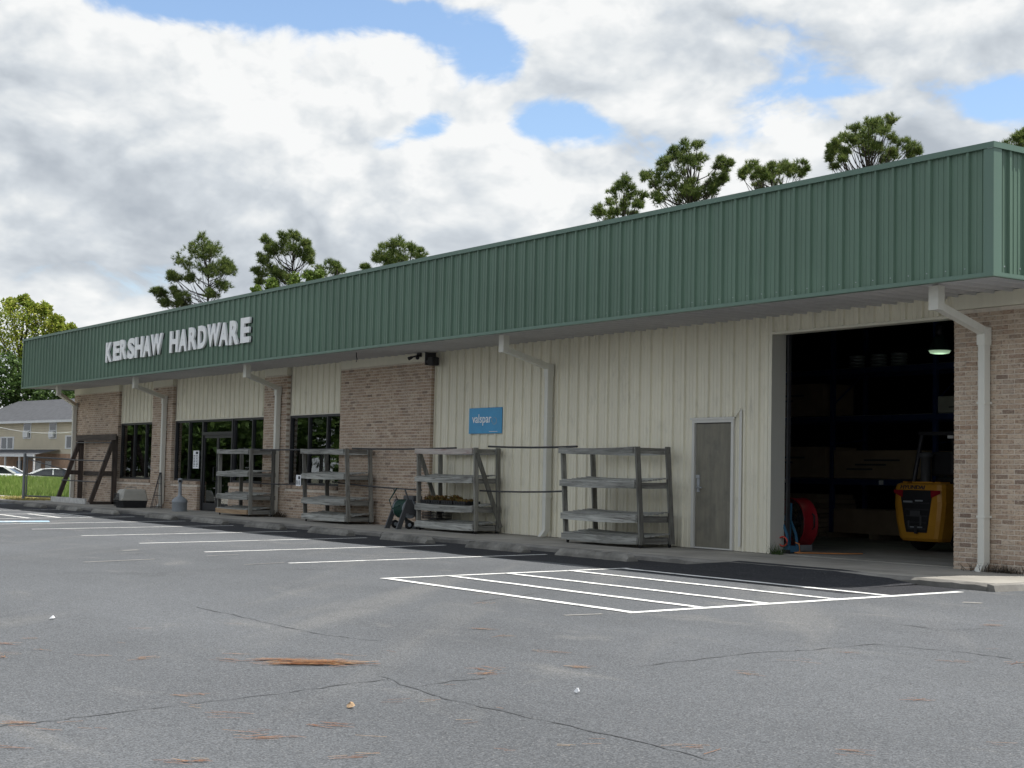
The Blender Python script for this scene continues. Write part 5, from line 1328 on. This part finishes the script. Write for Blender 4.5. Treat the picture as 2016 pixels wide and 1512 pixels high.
def broadleaf(depth, blobs, label, mat, leaf=.30, per=900, trunk_px=None, group='leafy trees', foot_z=-.3, bare=0, thick=1.0):
    C = [(at_depth(x, y, depth), r_*depth/F_PX) for x, y, r_ in blobs]
    tx = trunk_px if trunk_px is not None else sum(b[0] for b in blobs)/len(blobs)
    foot = at_depth(tx, 930, depth); foot.z = foot_z; t = thing('leafy_tree', foot, label, 'tree', group)
    vd = Vector((-math.cos(TH), math.sin(TH), 0)); out = []; tips = []
    for c, r_ in C:
        for s in (-1, 1):
            q = c+vd*s*r_*random.uniform(.2, 1.2)*thick; tips.append(q)
            n = per; ncl = 26; cd = RNG.normal(size=(ncl, 3)); cd /= np.linalg.norm(cd, axis=1)[:, None]
            cc = np.array(q)+cd*(r_*RNG.uniform(.45, 1.0, (ncl, 1))); idx = RNG.integers(0, ncl, n)
            p = cc[idx]+RNG.normal(size=(n, 3))*r_*.16
            a = RNG.normal(size=(n, 3)); a /= np.linalg.norm(a, axis=1)[:, None]; b = np.cross(a, RNG.normal(size=(n, 3))); b /= np.linalg.norm(b, axis=1)[:, None]
            sz = leaf*RNG.uniform(.5, 1.1, (n, 1))/2
            out.append(np.stack([p-a*sz, p-b*sz*.6, p+a*sz, p+b*sz*.6], 1).reshape(-1, 3))
    V = np.concatenate(out); link('crown', fast_mesh('leaf_crown', V-np.array(foot), None, mat, 4), foot, t)
    top = max(c.z for c, r_ in C); tk = MB(); hgt = (top-foot.z)*.8
    tk.tube([foot+Vector((0, 0, hgt*q)) for q in (0, .3, .6, 1)], [.38, .3, .2, .06], 10); tk.build('trunk', M['bark'], t)
    lb = MB()
    for q in tips:
        f = max(.2, min(.85, (q.z-foot.z)/hgt*.7)); b = foot+Vector((0, 0, hgt*f)); lb.tube([b, b.lerp(q, .6)-Vector((0, 0, .2)), q], [.10, .06, .02], 5)
    lb.build('limbs', M['bark'], t)
lime = leaf_mat('spring_leaves', [(.08, .13, .018), (.18, .25, .03), (.32, .37, .055), (.42, .42, .09)], .45)
dkgr = leaf_mat('dark_leaves', [(.02, .04, .012), (.045, .085, .02), (.08, .14, .032), (.13, .20, .055)], .3)
fresh = leaf_mat('fresh_leaves', [(.06, .10, .02), (.12, .18, .035), (.20, .26, .06)], .4)
mid = leaf_mat('mid_leaves', [(.03, .06, .015), (.06, .11, .025), (.10, .16, .04)], .3)
broadleaf(152, [(5,640,40),(40,625,32),(75,632,30),(20,690,42),(65,680,38),(105,650,24),(125,655,18),(95,690,28),(-25,680,50),(-40,620,40),(135,668,12),(20,598,14),(50,592,12),(90,610,14),(115,630,12),(140,645,9),(62,605,10)], 'tall yellow-green tree behind the house at the left edge', lime, .36, 420, 30)
broadleaf(142, [(10,770,40),(50,765,34),(90,780,30),(128,782,26),(160,790,26),(-30,770,40),(30,735,36),(70,735,26)], 'dark green tree low behind the house roof', dkgr, .40, 620, 60)
broadleaf(120, [(532,564,15),(580,552,14),(505,572,10)], 'pale green treetop in front of the two-tiered pine', fresh, .34, 170, 555)
broadleaf(122, [(610,546,12),(628,540,10)], 'small pale green treetop under the low pine', fresh, .34, 160, 618)
# the trees across the lot that the shop windows mirror
MIR = [(-98, 20, 5, 9, 'tree'), (-103, 13, 6, 13, 'tall tree'), (-97, 7, 5, 8, 'round tree'), (-104, 0, 6, 13, 'big tree'), (-98, -7, 5, 9, 'low tree'), (-104, -14, 6, 13, 'wide tree'),
       (-97, -21, 5, 9, 'bushy tree'), (-99, -29, 6, 12, 'spreading tree'), (-92, -36, 5, 9, 'short tree'), (-90, -45, 6, 12, 'last tree')]
for i, (x, y, r_, h, nm_) in enumerate(MIR):
    foot = Vector((x, y, -.42)); t = thing('leafy_tree', foot, nm_+' across the lot mirrored in the shop windows', 'tree', 'trees mirrored in the shop windows')
    n = 9000; ncl = 110; cd = RNG.normal(size=(ncl, 3)); cd /= np.linalg.norm(cd, axis=1)[:, None]
    cc = np.array([x, y, h*.43])+cd*RNG.uniform(.3, 1, (ncl, 1))*np.array([r_*1.1, r_*1.1, h*.46]); p = cc[RNG.integers(0, ncl, n)]+RNG.normal(size=(n, 3))*.55
    a = RNG.normal(size=(n, 3)); a /= np.linalg.norm(a, axis=1)[:, None]; b = np.cross(a, RNG.normal(size=(n, 3))); b /= np.linalg.norm(b, axis=1)[:, None]; s = .30*RNG.uniform(.6, 1.2, (n, 1))
    V = np.stack([p-a*s, p-b*s*.6, p+a*s, p+b*s*.6], 1).reshape(-1, 3)
    link('crown', fast_mesh('leaf_crown', V-np.array(foot), None, mid if i % 2 else dkgr, 4), foot, t)
    MB().tube([foot, foot+Vector((.1, 0, h*.4)), foot+Vector((0, .1, h*.8))], [.3, .22, .05], 8).build('trunk', M['bark'], t)

# ================================================================== LITTER ON THE ASPHALT
needle_m = leaf_mat('fallen_needles', [(.10, .04, .018), (.24, .09, .03), (.30, .14, .055), (.46, .33, .18)], .1)
def needles(px, n, ln, label, sx=20, sy=3, ang=None, w=.004):
    c = onG(*px); P_ = []
    for k in range(n):
        q = onG(px[0]+random.gauss(0, sx), px[1]+random.gauss(0, sy)); z = lot_z(q.y)+.004+random.uniform(0, .012)
        a = (ang if ang is not None else random.uniform(0, math.pi))+random.gauss(0, .35); L_ = ln*random.uniform(.5, 1.1)
        d = Vector((math.cos(a), math.sin(a), 0))*L_/2; s = Vector((-d.y, d.x, 0)).normalized()*w
        q.z = z; P_ += [q-d-s, q-d+s, q+d+s+Vector((0, 0, .004)), q+d-s+Vector((0, 0, .004))]
    V = np.array(P_); c0 = Vector(V.mean(0)); c0.z = V[:, 2].min()
    return tag(link('pine_needles', fast_mesh('pine_needles', V-np.array(c0), None, needle_m, 4), c0), label, 'pine needles', kind='stuff')
ia = math.atan2(_right.y, _right.x)
needles((622, 1307), 150, .24, 'long drift of rust-coloured pine needles on the asphalt', 48, 2.6, ia, .0042)
needles((560, 1301), 40, .2, 'left tail of the rust-coloured needle drift', 38, 1.4, ia, .0036)
sc_ = []
for k in range(42): sc_.append((random.uniform(0, 1000), random.uniform(1160, 1505)))
for k in range(18): sc_.append((random.uniform(900, 2016), random.uniform(1215, 1505)))
P_ = []
for x, y in sc_:
    c = onG(x, y); a = ia+random.gauss(0, .5)
    for j in range(random.choice((1, 2, 3, 6, 10))):
        aa = a+random.gauss(0, .35); L_ = random.uniform(.06, .2); d = Vector((math.cos(aa), math.sin(aa), 0))*L_/2; s = Vector((-d.y, d.x, 0)).normalized()*.0026
        q = c+Vector((random.gauss(0, .05), random.gauss(0, .05), 0)); q.z = lot_z(q.y)+.004+random.uniform(0, .006); P_ += [q-d-s, q-d+s, q+d+s, q+d-s]
V = np.array(P_); c0 = Vector(V.mean(0)); c0.z = V[:, 2].min()
tag(link('scattered_needles', fast_mesh('scattered_needles', V-np.array(c0), None, needle_m, 4), c0), 'thin scattering of single pine needles over the asphalt', 'pine needles', kind='stuff')
def scrap(px, r_, mat, label, cat):
    c = onG(*px); m_ = MB(); n = 7; z = lot_z(c.y)+.004
    ring_ = [(c.x+r_*random.uniform(.6, 1.1)*math.cos(k*2*math.pi/n), c.y+r_*random.uniform(.6, 1.1)*math.sin(k*2*math.pi/n), z+random.uniform(.0, .015)) for k in range(n)]
    m_.loft([ring_, [(p[0]*.3+c.x*.7+.01, p[1]*.3+c.y*.7, p[2]+.022) for p in ring_]]); tag(m_.build('litter', mat, None, True), label, cat)
scrap((102, 1220), .032, M['paper'], 'small crumpled white scrap on the asphalt at the left', 'litter')
scrap((690, 1394), .034, M['tanwood'], 'dry tan leaf on the asphalt below the needle drift', 'leaf')
scrap((1135, 1366), .02, M['paper'], 'tiny pale pebble on the asphalt near the middle crack', 'pebble')
